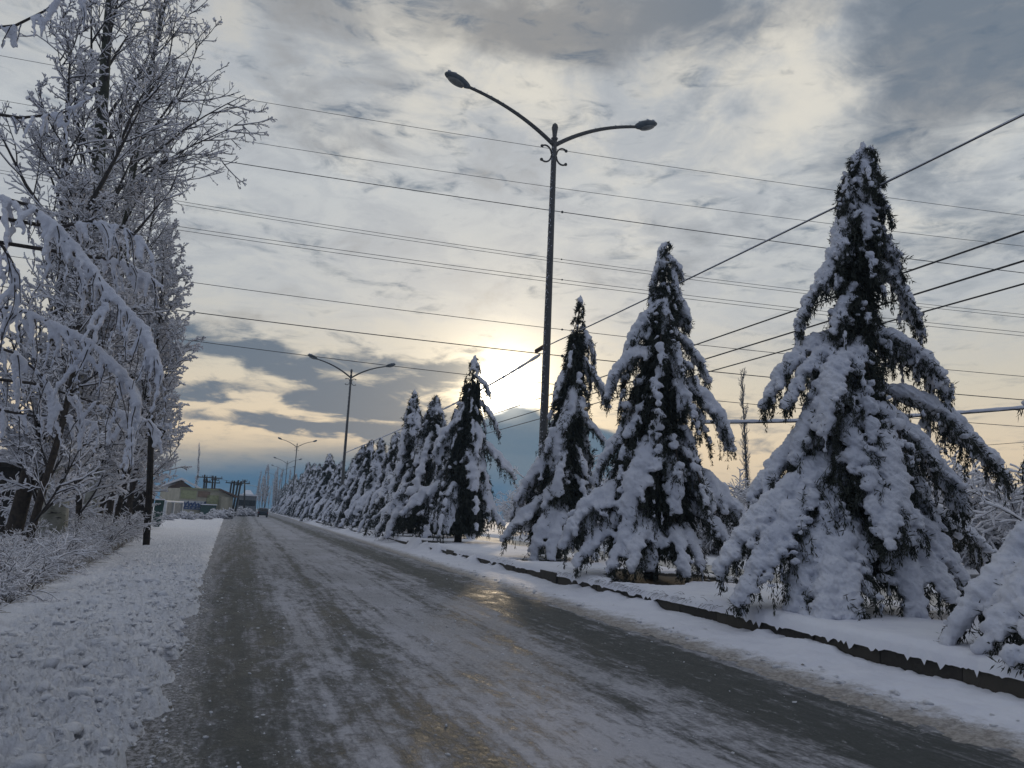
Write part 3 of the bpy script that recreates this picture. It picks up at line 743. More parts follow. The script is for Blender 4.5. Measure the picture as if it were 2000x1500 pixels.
T3 = [((1284, 930), (1140, 955), (1098, 1070), 1.0, .62), ((1306, 940), (1420, 960), (1470, 1060), .5, .6), ((1290, 1010), (1250, 1035), (1235, 1118), 2.0, .5), ((1300, 1010), (1330, 1040), (1335, 1118), 1.8, .45),
      ((1300, 478), (1288, 488), (1284, 530), .1, .22), ((1300, 500), (1280, 520), (1272, 590), .15, .26), ((1301, 520), (1318, 530), (1328, 600), .2, .26), ((1299, 560), (1300, 590), (1298, 650), .6, .34),
      ((1296, 600), (1240, 625), (1222, 705), .3, .42), ((1292, 690), (1205, 680), (1187, 775), .5, .52), ((1300, 560), (1330, 565), (1345, 640), .2, .34), ((1300, 640), (1355, 670), (1382, 745), .2, .4),
      ((1300, 650), (1325, 690), (1330, 800), .9, .5), ((1296, 560), (1275, 600), (1262, 660), .4, .36), ((1300, 740), (1390, 760), (1426, 880), .5, .58), ((1290, 790), (1200, 840), (1168, 935), .5, .55),
      ((1292, 850), (1255, 860), (1222, 1020), 1.5, .68), ((1296, 880), (1320, 900), (1322, 1000), 1.4, .5), ((1282, 940), (1180, 960), (1105, 1065), .7, .62), ((1282, 990), (1190, 1010), (1125, 1100), 1.2, .55), ((1308, 900), (1405, 940), (1458, 1040), .4, .6),
      ((1308, 970), (1390, 1000), (1440, 1090), .9, .5), ((1290, 990), (1230, 1010), (1195, 1115), 1.7, .52), ((1296, 1010), (1278, 1040), (1268, 1110), 1.6, .42), ((1302, 1010), (1352, 1040), (1364, 1115), 1.4, .42), ((1300, 500), (1322, 510), (1335, 545), .1, .25), ((1302, 820), (1350, 880), (1372, 980), 1.0, .4, .6)]
tree_px(16.6, 458, T3, 33, 1.25, 52, ([0, .08, .2, .4, .6, .8, .93, 1], [1.9, 2.0, 1.8, 1.4, .95, .5, .24, .1]), .036, 'big dark snow-laden conifer beside the tall lamp post, bare dark soil under it', 30000, top_px=1300, fsnow=.5, extra=None)
T2 = [((1120, 950), (1180, 970), (1215, 1060), .7, .55), ((1118, 985), (1085, 1010), (1075, 1095), 1.8, .5), ((1120, 985), (1150, 1010), (1160, 1090), 1.5, .5),
      ((1135, 640), (1152, 655), (1160, 710), .1, .3), ((1132, 700), (1098, 725), (1082, 790), .3, .4), ((1132, 700), (1170, 735), (1186, 790), .2, .4), ((1128, 790), (1095, 810), (1082, 920), .9, .62), ((1128, 800), (1158, 830), (1178, 860), .3, .42),
      ((1122, 860), (1040, 900), (1002, 1010), .5, .65), ((1122, 910), (1085, 930), (1062, 990), 1.2, .5), ((1116, 955), (1040, 975), (985, 1055), .8, .65), ((1116, 965), (1055, 1000), (1040, 1095), 1.6, .6), ((1118, 930), (1160, 930), (1200, 985), .3, .5), ((1132, 740), (1112, 770), (1100, 830), .7, .45)]
tree_px(22.9, 570, T2, 22, 1.5, 56, ([0, .08, .2, .4, .6, .8, .93, 1], [1.6, 1.7, 1.45, 1.0, .7, .42, .2, .06]), .048, 'slender snow-laden conifer right beside the tall lamp post, with a long thin tip', 20000, top_px=1135, fsnow=.65, extra=top_snow(.96, .05, 6))
T1 = [((906, 970), (880, 985), (872, 1040), 1.8, .6), ((906, 930), (950, 950), (968, 1010), 1.0, .75),
      ((926, 735), (950, 742), (957, 775), .1, .42), ((924, 780), (885, 800), (882, 860), .4, .6), ((926, 780), (962, 800), (975, 850), .2, .5), ((914, 820), (860, 830), (848, 905), .6, .8), ((914, 850), (972, 880), (1003, 930), .3, .8),
      ((912, 880), (932, 890), (925, 950), 1.4, .8), ((906, 940), (830, 950), (788, 1005), .7, .85), ((906, 955), (868, 960), (855, 1030), 1.6, .85), ((906, 980), (960, 990), (985, 1025), .6, .6), ((914, 820), (940, 830), (938, 880), 1.0, .5)]
tree_px(35.4, 690, T1, 11, 2.0, 54, ([0, .08, .2, .4, .6, .8, .93, 1], [2.1, 2.3, 2.1, 1.6, 1.0, .65, .35, .15]), .07, 'dark snow-laden conifer with a clear trunk standing just left of the sun', 22000, top_px=928, fsnow=.75, extra=top_snow(.9, .28, 26), fh0=.2)
# the conifer at the right edge: only its low boughs reach into view
T5 = [((2170, 985), (1990, 1010), (1925, 1190), .50), ((2150, 1060), (1950, 1075), (1850, 1262), .46), ((2150, 1090), (2010, 1070), (1925, 1280), .46), ((2150, 1000), (2060, 1010), (1985, 1180), .5), ((2160, 1150), (2050, 1120), (2010, 1300), .45), ((2170, 960), (2060, 970), (2030, 1080), .5)]
dd5 = proj(G(1880, 1280, .42))[2]+.7; b5 = P(2215, 1100, dd5+.5); b5[2] = MZ
c5 = Cedar(55, b5, 6.4, (0, 0), 1.0)
for (a, b_, c_, ww) in T5:
    de = min(proj(G(c_[0], max(c_[1], 1240), .42))[2]+.05, dd5+.2); c5.branch(bez(P(*a, dd5+.4), P(*b_, dd5*.5+de*.5), P(*c_, de), 16), ww, 1.0, thick=1.1)
c5.fill(40, ([0, .08, .2, .4, .6, .8, .93, 1], [1.2, 1.2, 1.1, .9, .7, .4, .2, .1]), .8, h0=.3); c5.core(PROFN, 7000)
c5.build(.026, 'snow-buried low boughs at the right edge of the picture, arching down behind the kerb', 'snow-laden conifers in the central strip')

# the long row receding to the left: three builds, then copies
protos = []
for k, (H, pr, sd_) in enumerate(((8.6, PROF, 71), (8.0, PROFN, 72), (8.8, ([0, .08, .2, .4, .6, .8, .93, 1], [2.9, 2.9, 2.6, 1.9, 1.2, .7, .4, .15]), 73))):
    c = Cedar(sd_, (0, 0, 0), H, ((-.15, .1, .2)[k], 0), 2.3)
    c.fill(84, pr, .97, h0=.14, w0=.3, w1=.8, droopk=.72); c.core(pr, 5000); top_snow(.86, .3, 26)(c)
    protos.append((c.build(.085, 'x', needle_w=2.2), H))
tops = [(848, 776), (817, 768), (752, 848), (718, 868), (690, 862), (674, 872), (645, 884), (625, 905), (606, 912), (594, 908)]
rnd = random.Random(9); words = []
used = set()
for i, Yt in enumerate(ROW[7:]):
    X = row_x(Yt)
    if i < len(tops): H = None; _, H = tree_at(0, tops[i][1], Yt); H = min(max(H*1.04, 7.4), 10.4)
    else: H = rnd.uniform(7.2, 10.6)
    pr, Hp = protos[(0, 1, 2, 1, 0, 2, 0, 1)[i % 8]]
    k = id(pr); o = pr if k not in used else copy_tree(pr); used.add(k)
    o.location = (X+rnd.uniform(-.3, .3), Yt, MZ-.03); o.rotation_euler = (rnd.gauss(0, .025), rnd.gauss(0, .025), rnd.uniform(0, 6.28)); sc = H/Hp
    o.scale = (sc*rnd.uniform(1.15, 1.5), sc*rnd.uniform(1.15, 1.5), sc)
    o['group'] = 'snow-laden conifers in the central strip'
    labs = ['snow-laden conifer directly behind the dark one left of the sun, its slim trunk showing',
            'tall pointed snow-laden conifer, third in the row counting away from the sun gap',
            'snow-laden conifer between the tall pointed one and the second lamp post',
            'pointed snow-laden conifer just right of the second lamp post',
            'snow-laden conifer hiding the foot of the second lamp post',
            'snow-laden conifer just left of the second lamp post']
    if i < len(labs): o['label'] = labs[i]
    else: o['label'] = 'small far snow-laden conifer in the dense receding row left of the second lamp post'; o['group'] = 'far conifers of the receding row'

# ------------------------------------------------------------------ street lamps
def make_lamp():
    root = empty('street_lamp', (0, 0, 0), 'tall twin-arm street lamp between the two front conifers, frost down one side of its post', 'street lamp', 'twin-arm street lamps in the central strip')
    H = 16.4; rg = random.Random(2); mb = MB()
    z = [0, .4, .45, 4, 8, 12, 15.2, 16.0]; r = [.21, .21, .165, .155, .14, .12, .105, .10]
    mb.tube([(0, 0, q) for q in z], r, 14); mb.box((0, 0, .03), (.6, .6, .06)); mb.build('post', M['polepaint'], root, True)
    mb = MB(); mb.tube([(0, 0, q) for q in (15.95, 16.05, 16.1, 16.3, 16.5, 16.62, 16.7)], [.10, .14, .08, .10, .13, .10, .02], 12); mb.build('finial', M['polepaint'], root, True)
    for s in (-1, 1):
        pts = bez(np.array([0, 0, 15.75]), np.array([s*1.55, 0, 16.95]), np.array([s*3.55, 0, 17.35]), 18)
        mb = MB(); mb.tube(pts, np.linspace(.085, .06, 18), 10); arm = mb.build('arm', M['polepaint'], root, True)
        # cobra head: flattened egg with a lens below
        v, f = ico(4); v = v.copy(); x = v[:, 0]
        wd = .30*(1-.35*(1-x)/2)*np.where(x < 0, 1-.35*x*x, 1); th_ = math.atan2(.36, 1.0)
        vv = np.stack([x*.55, v[:, 1]*wd*.85, v[:, 2]*np.where(v[:, 2] > 0, .22, .13)], -1)
        c_, s_ = math.cos(th_), math.sin(th_)
        hx = (vv[:, 0]*c_-vv[:, 2]*s_+.50)*1.0; hz = vv[:, 0]*s_+vv[:, 2]*c_+.17
        head = link('lamp_head', np_mesh('lamp_head', np.stack([3.5*s+hx*s, vv[:, 1], 17.33+hz], -1), f if s > 0 else f[:, ::-1]), M['lampgrey'], root)
        g = v*np.array([.36, .19, .10]); gx = g[:, 0]*c_-g[:, 2]*s_+.56; gz = g[:, 0]*s_+g[:, 2]*c_+.10
        link('glass', np_mesh('glass', np.stack([3.5*s+gx*s, g[:, 1], 17.33+gz], -1), f if s > 0 else f[:, ::-1]), M['glass'], head)
        # snow cap on the head and arm
        C = np.concatenate([pts[1:]+np.array([0, 0, .065]), [[s*(3.75+.12*k), 0, 17.50+.045*k+.10] for k in range(6)]]); n = len(C)
        rad = np.array([.022]*17+[.05, .06, .07, .07, .06, .05])
        C = np.concatenate([C]+[C+np.random.default_rng(k).normal(0, .02, C.shape) for k in range(2)]); rad = np.tile(rad, 3)
        v1, f1 = blob_mesh(C, np.stack([rad*1.4, rad*(.8+.5*(rad > .08)), rad*.55], -1), 1, .3, np.random.default_rng(4))
        # scroll brackets
        for k, (cz, a0_, a1_) in enumerate(((15.35, 100, -95),)):
            a = np.radians(np.linspace(150, -150, 16)); mb = MB()
            cx_ = s*.36; mb.tube([(cx_+s*-.26*math.cos(q*1.0), 0, cz+.34*math.sin(q)) for q in a*.83], [.035]*16, 6)
            for e_ in (a[0]*.83, a[-1]*.83):
                vv2, ff2 = ico(2); mb.add(vv2*.065+np.array([cx_-s*.26*math.cos(e_), 0, cz+.34*math.sin(e_)]), ff2)
            mb.build('scroll', M['polepaint'], root, True)
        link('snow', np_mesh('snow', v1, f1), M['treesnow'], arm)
    # rime blown onto the side facing the road
    rn = np.random.default_rng(8); n = 420; zz = 16*rn.random(n); rr_ = np.interp(zz, z, r)
    a = np.radians(200)+rn.normal(0, .35, n); C = np.stack([np.cos(a)*rr_, np.sin(a)*rr_, zz], -1)
    e = .007+.010*rn.random(n); v1, f1 = blob_mesh(C, np.stack([e, e, e*1.7], -1), 1, .4, rn)
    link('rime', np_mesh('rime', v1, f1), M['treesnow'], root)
    return root
LAMPS = [((10.2, 25.43), 1.0, None), ((10.42, 83.5), 1.07, 'second twin-arm street lamp, small among the conifer tops at mid distance'),
         ((11.93, 185), 1.0, 'third twin-arm street lamp, slender, far down the row'),
         ((14.05, 257), 1.0, 'fourth twin-arm street lamp, tiny, its left arm overlapping the third'),
         ((15.3, 304), 1.0, 'fifth twin-arm street lamp, tiny, just below the fourth in the distance'),
         ((16.3, 371), 1.0, 'farthest twin-arm street lamp over the vanishing road')]
l0 = make_lamp()
for i, ((x, y), s, lb) in enumerate(LAMPS):
    o = l0 if i == 0 else copy_tree(l0)
    o.location = (x, y, 16.157-15.95 if i == 0 else (.2 if s == 1 else -.75)); o.scale = (s, s, s)
    if lb: o['label'] = lb

# ------------------------------------------------------------------ overhead wires
def wire(name, pts3, rad, label, cat='wire', group=None, mat='cable', n=60, snow=None, beads=(), hang=0):
    a, m, b = [np.array(p) for p in pts3]
    t = np.linspace(0, 1, n)[:, None]; tm = np.linalg.norm(m-a)/(np.linalg.norm(m-a)+np.linalg.norm(b-m))
    c = (m-(1-tm)**2*a-tm**2*b)/(2*tm*(1-tm)); p = (1-t)**2*a+2*t*(1-t)*c+t*t*b
    mb = MB(); mb.tube(p, [rad]*n, 6)
    root = mb.build(name, M[mat], None, True); tag(root, label, cat, group)
    if snow:
        q = np.concatenate([(1-t)**2*a+2*t*(1-t)*c+t*t*b for t in [np.linspace(0, 1, n*4)[:, None]]])
        q = q+np.array([0, 0, rad*.8+snow*.3]); rn = np.random.default_rng(len(label)); rr_ = snow*(.75+.5*vnoise(np.arange(len(q))*.21, np.zeros(len(q)), 3))
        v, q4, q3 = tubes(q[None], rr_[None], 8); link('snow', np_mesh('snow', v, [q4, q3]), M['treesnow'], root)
    if len(beads):
        for tb in beads:
            mb2 = MB(); v, f = ico(2); q = (1-tb)**2*a+2*tb*(1-tb)*c+tb*tb*b; mb2.add(v*np.array([rad*3.5, rad*3.5, rad*3.5])+q, f)
            mb2.build('spacer', M['cable'], root, True)
    return root
def wpx(p0, p1, p2, d0=58., d2=60.):
    """three picture points -> three points of a wire strung 58-60 m out"""
    ex = lambda a, b, k: (a[0]+(a[0]-b[0])*k, a[1]+(a[1]-b[1])*k)
    a = P(*p0, d0); b = P(*p2, d2); t = (p1[0]-p0[0])/(p2[0]-p0[0]); return a, P(*p1, d0+(d2-d0)*t), b
GW = 'transmission wires crossing the sky'
WS = [(((-100, 90), (1060, 288), (2150, 440)), .018, 'topmost faint wire crossing the sky, passing just under the lamp arms'),
      (((-100, 178), (1075, 365), (2150, 497)), .018, 'second thin wire from the top crossing the sky'),
      (((-100, 226), (1090, 413), (2150, 551)), .030, 'dark third wire from the top, crossing the tall lamp post'),
      (((-100, 314), (1050, 500), (2150, 629)), .018, 'upper strand of the first close pair of wires, fourth from the top'),
      (((-100, 320), (1050, 506), (2150, 635)), .018, 'lower strand of the first close pair of wires, fifth from the top'),
      (((-100, 372), (1095, 546), (2150, 664)), .020, 'upper strand of the second close pair of wires, sixth from the top'),
      (((-100, 379), (1095, 553), (2150, 671)), .020, 'lower strand of the second close pair of wires, seventh from the top'),
      (((-100, 482), (1050, 638), (2150, 748)), .024, 'single wire below the two close pairs, passing above the sun'),
      (((-100, 545), (1050, 690), (2150, 793)), .036, 'thicker twisted wire passing right above the sun'),
      (((-100, 598), (1040, 746), (2150, 844)), .026, 'lowest crossing wire, running through the top of the sun glare')]
for k, (pp, r, lb) in enumerate(WS):
    wire('overhead_wire', wpx(*pp), r, lb, group=GW, beads=(.525,) if k in (2, 3, 5, 7, 8) else ())
# cables strung along the road
a1 = np.array([10.2, -16, 7.9]); b1 = np.array([10.2, 25.1, 7.95])
wire('lamp_cable', (a1, np.array([10.2, 7.1, 7.72]), b1), .013, 'thick rime-covered cable rising to the right from the tall lamp post', 'cable', 'cables along the lamp posts', n=120, snow=.015)
b2 = P(676, 884, proj((10.42, 83.5, 6))[2])
mid = P(866, 800, 52)
wire('lamp_cable', (np.array([10.15, 26.0, 7.7]), mid, b2), .02, 'snow-covered sagging cable from the tall lamp post down to the second one', 'cable', 'cables along the lamp posts', n=100, snow=.055)
# strain insulator on the tall post
mb = MB()
d = norm((np.array(mid)-np.array([10.15, 26.0, 7.7]))[None])[0]
for k in range(7): 
    q = np.array([10.2, 25.5, 8.0])+d*(.3+.16*k); mb.tube([q, q+d*.05, q+d*.1], [.03, .09, .03], 8)
tag(mb.build('insulator', M['ceramic'], None, True), 'dark strain insulator where the cable meets the tall lamp post', 'insulator')
for z, X, y2, lb in ((10.15, 20, 40, 'uppermost of three dark cables rising to the right behind the conifers'), (9.3, 20, 40, 'middle one of three dark cables rising to the right behind the conifers'), (8.75, 20.3, 40, 'lowest of three dark cables rising to the right behind the conifers')):
    wire('roadside_cable', (np.array([X, 2, z]), np.array([X, 30, z+.1]), np.array([X-1.5, 110, z])), .030 if z > 9 else .026, lb, 'cable', 'cables behind the conifers', n=90)
wire('snowy_cable', (P(1350, 826, 34), P(1600, 822, 34), P(2100, 788, 34)), .05, 'thick snow-covered cable sagging low behind the two front conifers', 'cable', None, n=60, snow=.075)
wire('overhead_wire', (P(1560, 880, 60), P(1850, 874, 60), P(2150, 848, 60)), .022, 'short low wire at the right edge under the thick snowy cable', group=GW)

# ------------------------------------------------------------------ bare frosted trees
def grow(rng, Pp, Lp, counts, t0, ang, ratio, K, upk, wig, droop=0):
    """children poly-lines on parents Pp (N,Kp,3) with lengths Lp (N)"""
    N, Kp, _ = Pp.shape; n = N*counts
    par = np.repeat(np.arange(N), counts); t = t0+(1-t0)*((np.tile(np.arange(counts), N)+rng.random(n))/counts)
    x = t*(Kp-1)*.999; i = x.astype(int); f = (x-i)[:, None]
    o = Pp[par, i]*(1-f)+Pp[par, np.minimum(i+1, Kp-1)]*f
    T = norm(Pp[par, np.minimum(i+1, Kp-1)]-Pp[par, i])
    rnd_ = rng.normal(0, 1, (n, 3)); S = norm(rnd_-T*np.sum(rnd_*T, 1, keepdims=True))
    a = np.radians(rng.uniform(ang[0], ang[1], n))[:, None]; d = T*np.cos(a)+S*np.sin(a)
    L = Lp[par]*rng.uniform(ratio[0], ratio[1], n)*(1-.55*t)
    out = np.empty((n, K, 3)); out[:, 0] = o; st = (L/(K-1))[:, None]
    for k in range(1, K):
        d = norm(d+np.array([0, 0, upk-droop*k/K])*1.0+rng.normal(0, wig, (n, 3))); out[:, k] = out[:, k-1]+d*st
    return out, L, par, t
def frost_mesh(root, parts, snow_r, seed, clumps=None, mat='twig', zmin=None):
    """parts: list of (poly-lines, r0, r1, snow?)"""
    rng = np.random.default_rng(seed); V_, Q, T3, n = [], [], [], 0; Vs, Qs, n2 = [], [], 0
    for pl, r0, r1, sn in parts:
        N, K, _ = pl.shape; k = np.linspace(0, 1, K)
        r = np.asarray(r0)[:, None]*(1-k)+np.asarray(r1)[:, None]*k if np.ndim(r0) else np.broadcast_to(r0*(1-k)+r1*k, (N, K))
        sd_ = 3 if K < 7 else 5
        v, q, c = tubes(pl, r, sd_); V_.append(v); Q.append(q+n); n += len(v)
        if sn:
            T = norm(np.gradient(pl, axis=1)); hz = np.sqrt(np.clip(1-T[:, :, 2]**2, 0, 1))
            s = snow_r*sn*(.35+.75*hz)*(.6+.8*rng.random((N, 1)))*(.8+.4*rng.random((N, K)))
            keep = rng.random(N) < .99; pp = pl+np.stack([np.zeros((N, K)), np.zeros((N, K)), r*.8+s*.55], -1)
            v, q, c = tubes(pp[keep], s[keep], 4 if s.max() > .02 else 3); Vs.append(v); Qs.append(q+n2); n2 += len(v)
    link('branches', np_mesh('branches', np.concatenate(V_), np.concatenate(Q)), M[mat], root)
    if clumps is not None:
        pts, size = clumps; m = len(pts)
        oc = np.array([(1, 0, 0), (-1, 0, 0), (0, 1, 0), (0, -1, 0), (0, 0, 1), (0, 0, -1)], float); of = np.array([(0, 2, 4), (2, 1, 4), (1, 3, 4), (3, 0, 4), (2, 0, 5), (1, 2, 5), (3, 1, 5), (0, 3, 5)])
        sc = size*rng.uniform(.4, 1.3, (m, 1, 1))*np.array([.6, .6, 1.0]); vv = oc[None]*sc*(1+rng.normal(0, .25, (m, 6, 1)))
        ax = rng.normal(0, 1, (m, 3)); ax = norm(ax); th = rng.uniform(0, 1.2, m); c_, s_ = np.cos(th)[:, None, None], np.sin(th)[:, None, None]
        cr = np.cross(np.broadcast_to(ax[:, None], vv.shape), vv); vv = vv*c_+cr*s_+ax[:, None]*np.sum(ax[:, None]*vv, -1, keepdims=True)*(1-c_)
        v = (pts[:, None]+vv).reshape(-1, 3); f = (of[None]+(np.arange(m)*6)[:, None, None]).reshape(-1, 3)
        me = np_mesh('snow', np.concatenate([np.concatenate(Vs), v]), [np.concatenate(Qs), f+n2])
    else: me = np_mesh('snow', np.concatenate(Vs), np.concatenate(Qs))
    link('snow', me, M['twigsnow'], root)
def bare_tree(name, base, H, lean, tr, label, seed, n1=40, reach=.30, c2=9, c3=8, c4=4, tw=.014, snow=.017, bark='palebark', t0=.22, ang=(28, 50), up=.10, clump=0, group=None, special=None, cat='tree', droop=0, ratio=(.9, 1.15)):
    rng = np.random.default_rng(seed); base = np.array(base, float)
    root = empty(name, base, label, cat, group)
    k = np.linspace(0, 1, 16); tp = np.stack([lean[0]*k**1.3+.25*np.sin(k*5+seed), lean[1]*k+.2*np.sin(k*4+seed*2), k*H-.1], -1); tp[:, :2] -= tp[0, :2]
    mb = MB(); mb.tube(tp, tr*(1-.93*k)*np.where(k < .03, 1.3, 1)+.01, 12); mb.build('trunk', M[bark], root, True)
    L0 = np.array([H*reach]); trunk = tp[None]
    l1, L1, p1, t1 = grow(rng, trunk, L0, n1, t0, ang, ratio, 9, up, .05, droop)
    if special is not None:
        ex = np.stack([resample_n(np.array(s)-base, 9) for s in special]); l1 = np.concatenate([l1, ex]); L1 = np.concatenate([L1, np.linalg.norm(ex[:, -1]-ex[:, 0], axis=1)]); t1 = np.concatenate([t1, np.full(len(ex), .3)])
    r1_ = tr*.30*(1.05-t1)+.012
    l2, L2, p2, t2 = grow(rng, l1, L1, c2, .12, (25, 60), (.38, .62), 6, up*.8, .09, droop)
    l3, L3, p3, t3 = grow(rng, l2, L2, c3, .12, (25, 65), (.35, .6), 5, up*.6, .12, droop)
    parts = [(l1, r1_, np.full(len(r1_), .008), .9), (l2, tw*1.25, tw*.5, 1.1), (l3, tw*.75, tw*.38, 1.0)]
    tips = l3
    if c4:
        l4, L4, p4, t4 = grow(rng, l3, np.maximum(L3, .25), c4, .2, (30, 70), (.35, .7), 3, up*.5, .15, droop)
        parts.append((l4, tw*.5, tw*.3, .85)); tips = l4
    cl = None
    if clump:
        m = rng.random(len(tips)) < clump; q = tips[m]; cl = (np.concatenate([q[:, -1], q[:, -2]+rng.normal(0, .02, q[:, 0].shape)]), .065)
    frost_mesh(root, parts, snow, seed, cl)
    return root
def resample_n(p, n):
    d = np.linalg.norm(np.diff(p, axis=0), axis=1); s = np.concatenate([[0], np.cumsum(d)]); q = np.linspace(0, s[-1], n)
    return np.stack([np.interp(q, s, p[:, k]) for k in range(3)], -1)
def sp(pts, dep): return [P(x, y, dep+(k*dz)) for k, (x, y, dz) in enumerate([(a, b, 0) for a, b in pts])]
gA = G(88, 1092); gB = G(168, 1062)
dA = proj(gA)[2]; dB = proj(gB)[2]
bare_tree('bare_tree', gA, 24, (-.3, .3), .30, 'pale-barked bare tree with a thick white trunk, its upper limbs caked in snow', 101, n1=28, reach=.20, c2=8, c3=5, c4=3, tw=.017, snow=.017, up=.12, t0=.3,
          special=[sp([(160, 500), (60, 380), (-30, 200)], dA), sp([(165, 420), (230, 300), (290, 180)], dA)])
bare_tree('bare_tree', gB, 27, (.6, .3), .26, 'tall dark-limbed bare tree whose snowy branches reach farthest right into the sky', 102, n1=32, reach=.19, c2=8, c3=5, c4=3, tw=.017, snow=.013, up=.10, clump=.5, bark='palebark', t0=.25,
          special=[sp([(205, 400), (290, 310), (370, 245), (420, 215), (478, 186)], dB), sp([(200, 420), (300, 330), (380, 280), (430, 262), (478, 232)], dB), sp([(205, 390), (300, 320), (380, 300), (440, 310)], dB), sp([(215, 330), (300, 250), (350, 180), (395, 70)], dB), sp([(225, 260), (280, 200), (330, 120), (345, 20)], dB)])
GB = 'bare snowy trees along the left verge'
for k, (px, py, H, le, tr, lb, n1, rc, snow) in enumerate([
        (116, 1085, 13, (.3, .2), .17, 'thinner pale trunk right next to the thickest white trunk', 26, .20, .024),
        (186, 1058, 11, (.2, .2), .18, 'bare tree with a dark leaning trunk in the middle of the left thicket', 34, .26, .028),
        (42, 1112, 9, (-.2, .2), .09, 'thin brownish bare tree left of the white trunk', 26, .26, .022),
        (236, 1047, 13, (.1, .3), .13, 'frosted bare tree behind the thicket close to the black pole', 40, .21, .03),
        (205, 1040, 21, (.9, .3), .17, 'narrow twiggy bare tree whose fine crown borders the sky above the drooping branch', 40, .14, .020),
        (150, 1075, 9, (.3, .1), .10, 'low frosted bare tree between the pale trunks and the dark leaning trunk', 40, .30, .03),
        (255, 1046, 10, (.2, .1), .08, 'low frosted bare tree whose twigs reach over the top of the black pole', 40, .22, .03),
        (62, 1100, 8, (.2, .1), .07, 'low frosted bare tree tangled around the thickest white trunk', 36, .32, .03),
        (218, 1062, 12, (.3, .1), .10, 'mid-height frosted bare tree right of the dark leaning trunk', 44, .24, .03),
        (10, 1100, 14, (-.3, .3), .2, 'bare tree at the left edge with snow-plastered twigs', 30, .22, .024)]):
    g_ = G(px, py); bare_tree('bare_tree', g_, H, le, tr, lb, 110+k, n1=n1, reach=rc, c2=8, c3=6, c4=4, tw=.015, snow=snow*.85, up=.07, group=GB, t0=.12, bark='palebark' if k == 0 else 'bark')

# the bowed, snow-plastered branches of a tree standing just outside the left edge
def bowed_tree():
    rng = np.random.default_rng(77); D = 6.6
    base = np.array(G(-330, 1330)); base = np.array([-4.4, 6.2, .05])
    root = empty('bowed_tree', base, 'bare tree bowed over from the left edge, its arching boughs hung with curtains of snow', 'tree')
    k = np.linspace(0, 1, 12)[:, None]; tp = np.concatenate([-.4*k, .4*k, 6.8*k-.1], 1); mb = MB(); mb.tube(tp, (.14*(1-.8*k))[:, 0], 10); mb.build('trunk', M['bark'], root, True)
    arcs = [[(-60, 378), (10, 388), (60, 402), (110, 440), (165, 500), (205, 560), (245, 605), (285, 645), (300, 690), (306, 720)],
            [(-60, 592), (40, 605), (120, 640), (180, 672), (225, 712), (255, 750), (268, 790)],
            [(-60, 470), (5, 480), (28, 520), (32, 590)], [(-60, 735), (60, 748), (150, 775), (225, 800), (290, 822), (315, 850)],
            [(110, 445), (180, 432), (240, 445), (280, 470), (300, 505)], [(165, 500), (240, 510), (290, 540), (318, 560)], [(-60, 790), (60, 812), (140, 815), (200, 830)], [(-60, 215), (40, 230), (120, 222), (180, 190)], [(-60, 60), (30, 50), (90, 20), (150, -30)],
            [(-60, 660), (30, 690), (90, 740), (120, 800)]]
    tb = []; C = []; S = []; tw = []; vis = []
    for ai, a in enumerate(arcs):
        dd_ = D+(.0, .1, -.2, .4, .3, .4, .5, .5, .6, .2)[ai]
        main = np.array([P(x, y, dd_+rng.normal(0, .04)) for x, y in a])
        n = max(8, int(len(a)*9)); main = resample_n(main, n); sp_ = .5*(main[:-1]+main[1:])
        p = np.concatenate([[np.array([-4.5+.1*ai, 6.4, min(6.0, main[0][2]-.3)])], main]) if True else main
        mb = MB(); tb.append(p)
        if True:
            for i in range(len(main)):
                r = (.014+.012*rng.random())*(.6+.8*(i/len(main)))*(1.25 if ai in (0, 1) else .6)
                if rng.random() < .9: C.append(main[i]+[0, 0, r*.35]); S.append((r*1.2, r, r*.9)); C.append(main[i]+[0, 0, -.0]); S.append((r*1.1, r*.7, r*.9))
        # hanging shoots
        m = int(len(main)*(.62 if ai < 2 else .42))
        for q in range(m):
            f = .12+.88*((q+rng.random())/m); i = min(int(f*(len(main)-1)), len(main)-2); o = main[i]*(1-(f*(len(main)-1)-i))+main[i+1]*(f*(len(main)-1)-i)
            L = (.22+.50*rng.random()**1.3)*(1.0 if ai < 2 else .6); dv = norm(np.array([[rng.normal(0, .7), rng.normal(0, .5), -1.0]]))[0]
            fw = norm((main[min(i+1, len(main)-1)]-main[i])[None])[0]
            K = 8; pts = [o]; d_ = norm((dv*.5+fw*.8*rng.random())[None])[0]
            for j in range(K-1):
                d_ = norm((d_+np.array([0, 0, -.28])+rng.normal(0, .13, 3))[None])[0]; pts.append(pts[-1]+d_*L/(K-1))
            pts = np.array(pts); tw.append(pts)
            thick = rng.choice([.35, .8, 1.25], p=[.3, .4, .3])
            for j in range(K*4-3):
                c_ = pts[j//4]*(1-(j%4)/4)+pts[min(j//4+1, K-1)]*(j%4)/4; r = (.007+.010*rng.random())*thick*(1.2-.5*j/(K*4))+.002
                if rng.random() < .95: C.append(c_+rng.normal(0, .006, 3)); S.append((r*1.25, r*1.25, r*1.5))
    C, S = np.array(C), np.array(S); v, f = blob_mesh(C-base, S, 1, .3, rng)
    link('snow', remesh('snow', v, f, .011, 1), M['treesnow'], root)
    mb = MB()
    for p in tb: mb.tube(p-base, np.linspace(.022 if 0 else .018, .006, len(p)), 6)
    for p in tw: mb.tube(p-base+np.array([0, rng.uniform(-.026, .02), 0]), np.linspace(.006, .003, len(p)), 3)
    mb.build('branches', M['twig'], root, True)
bowed_tree()

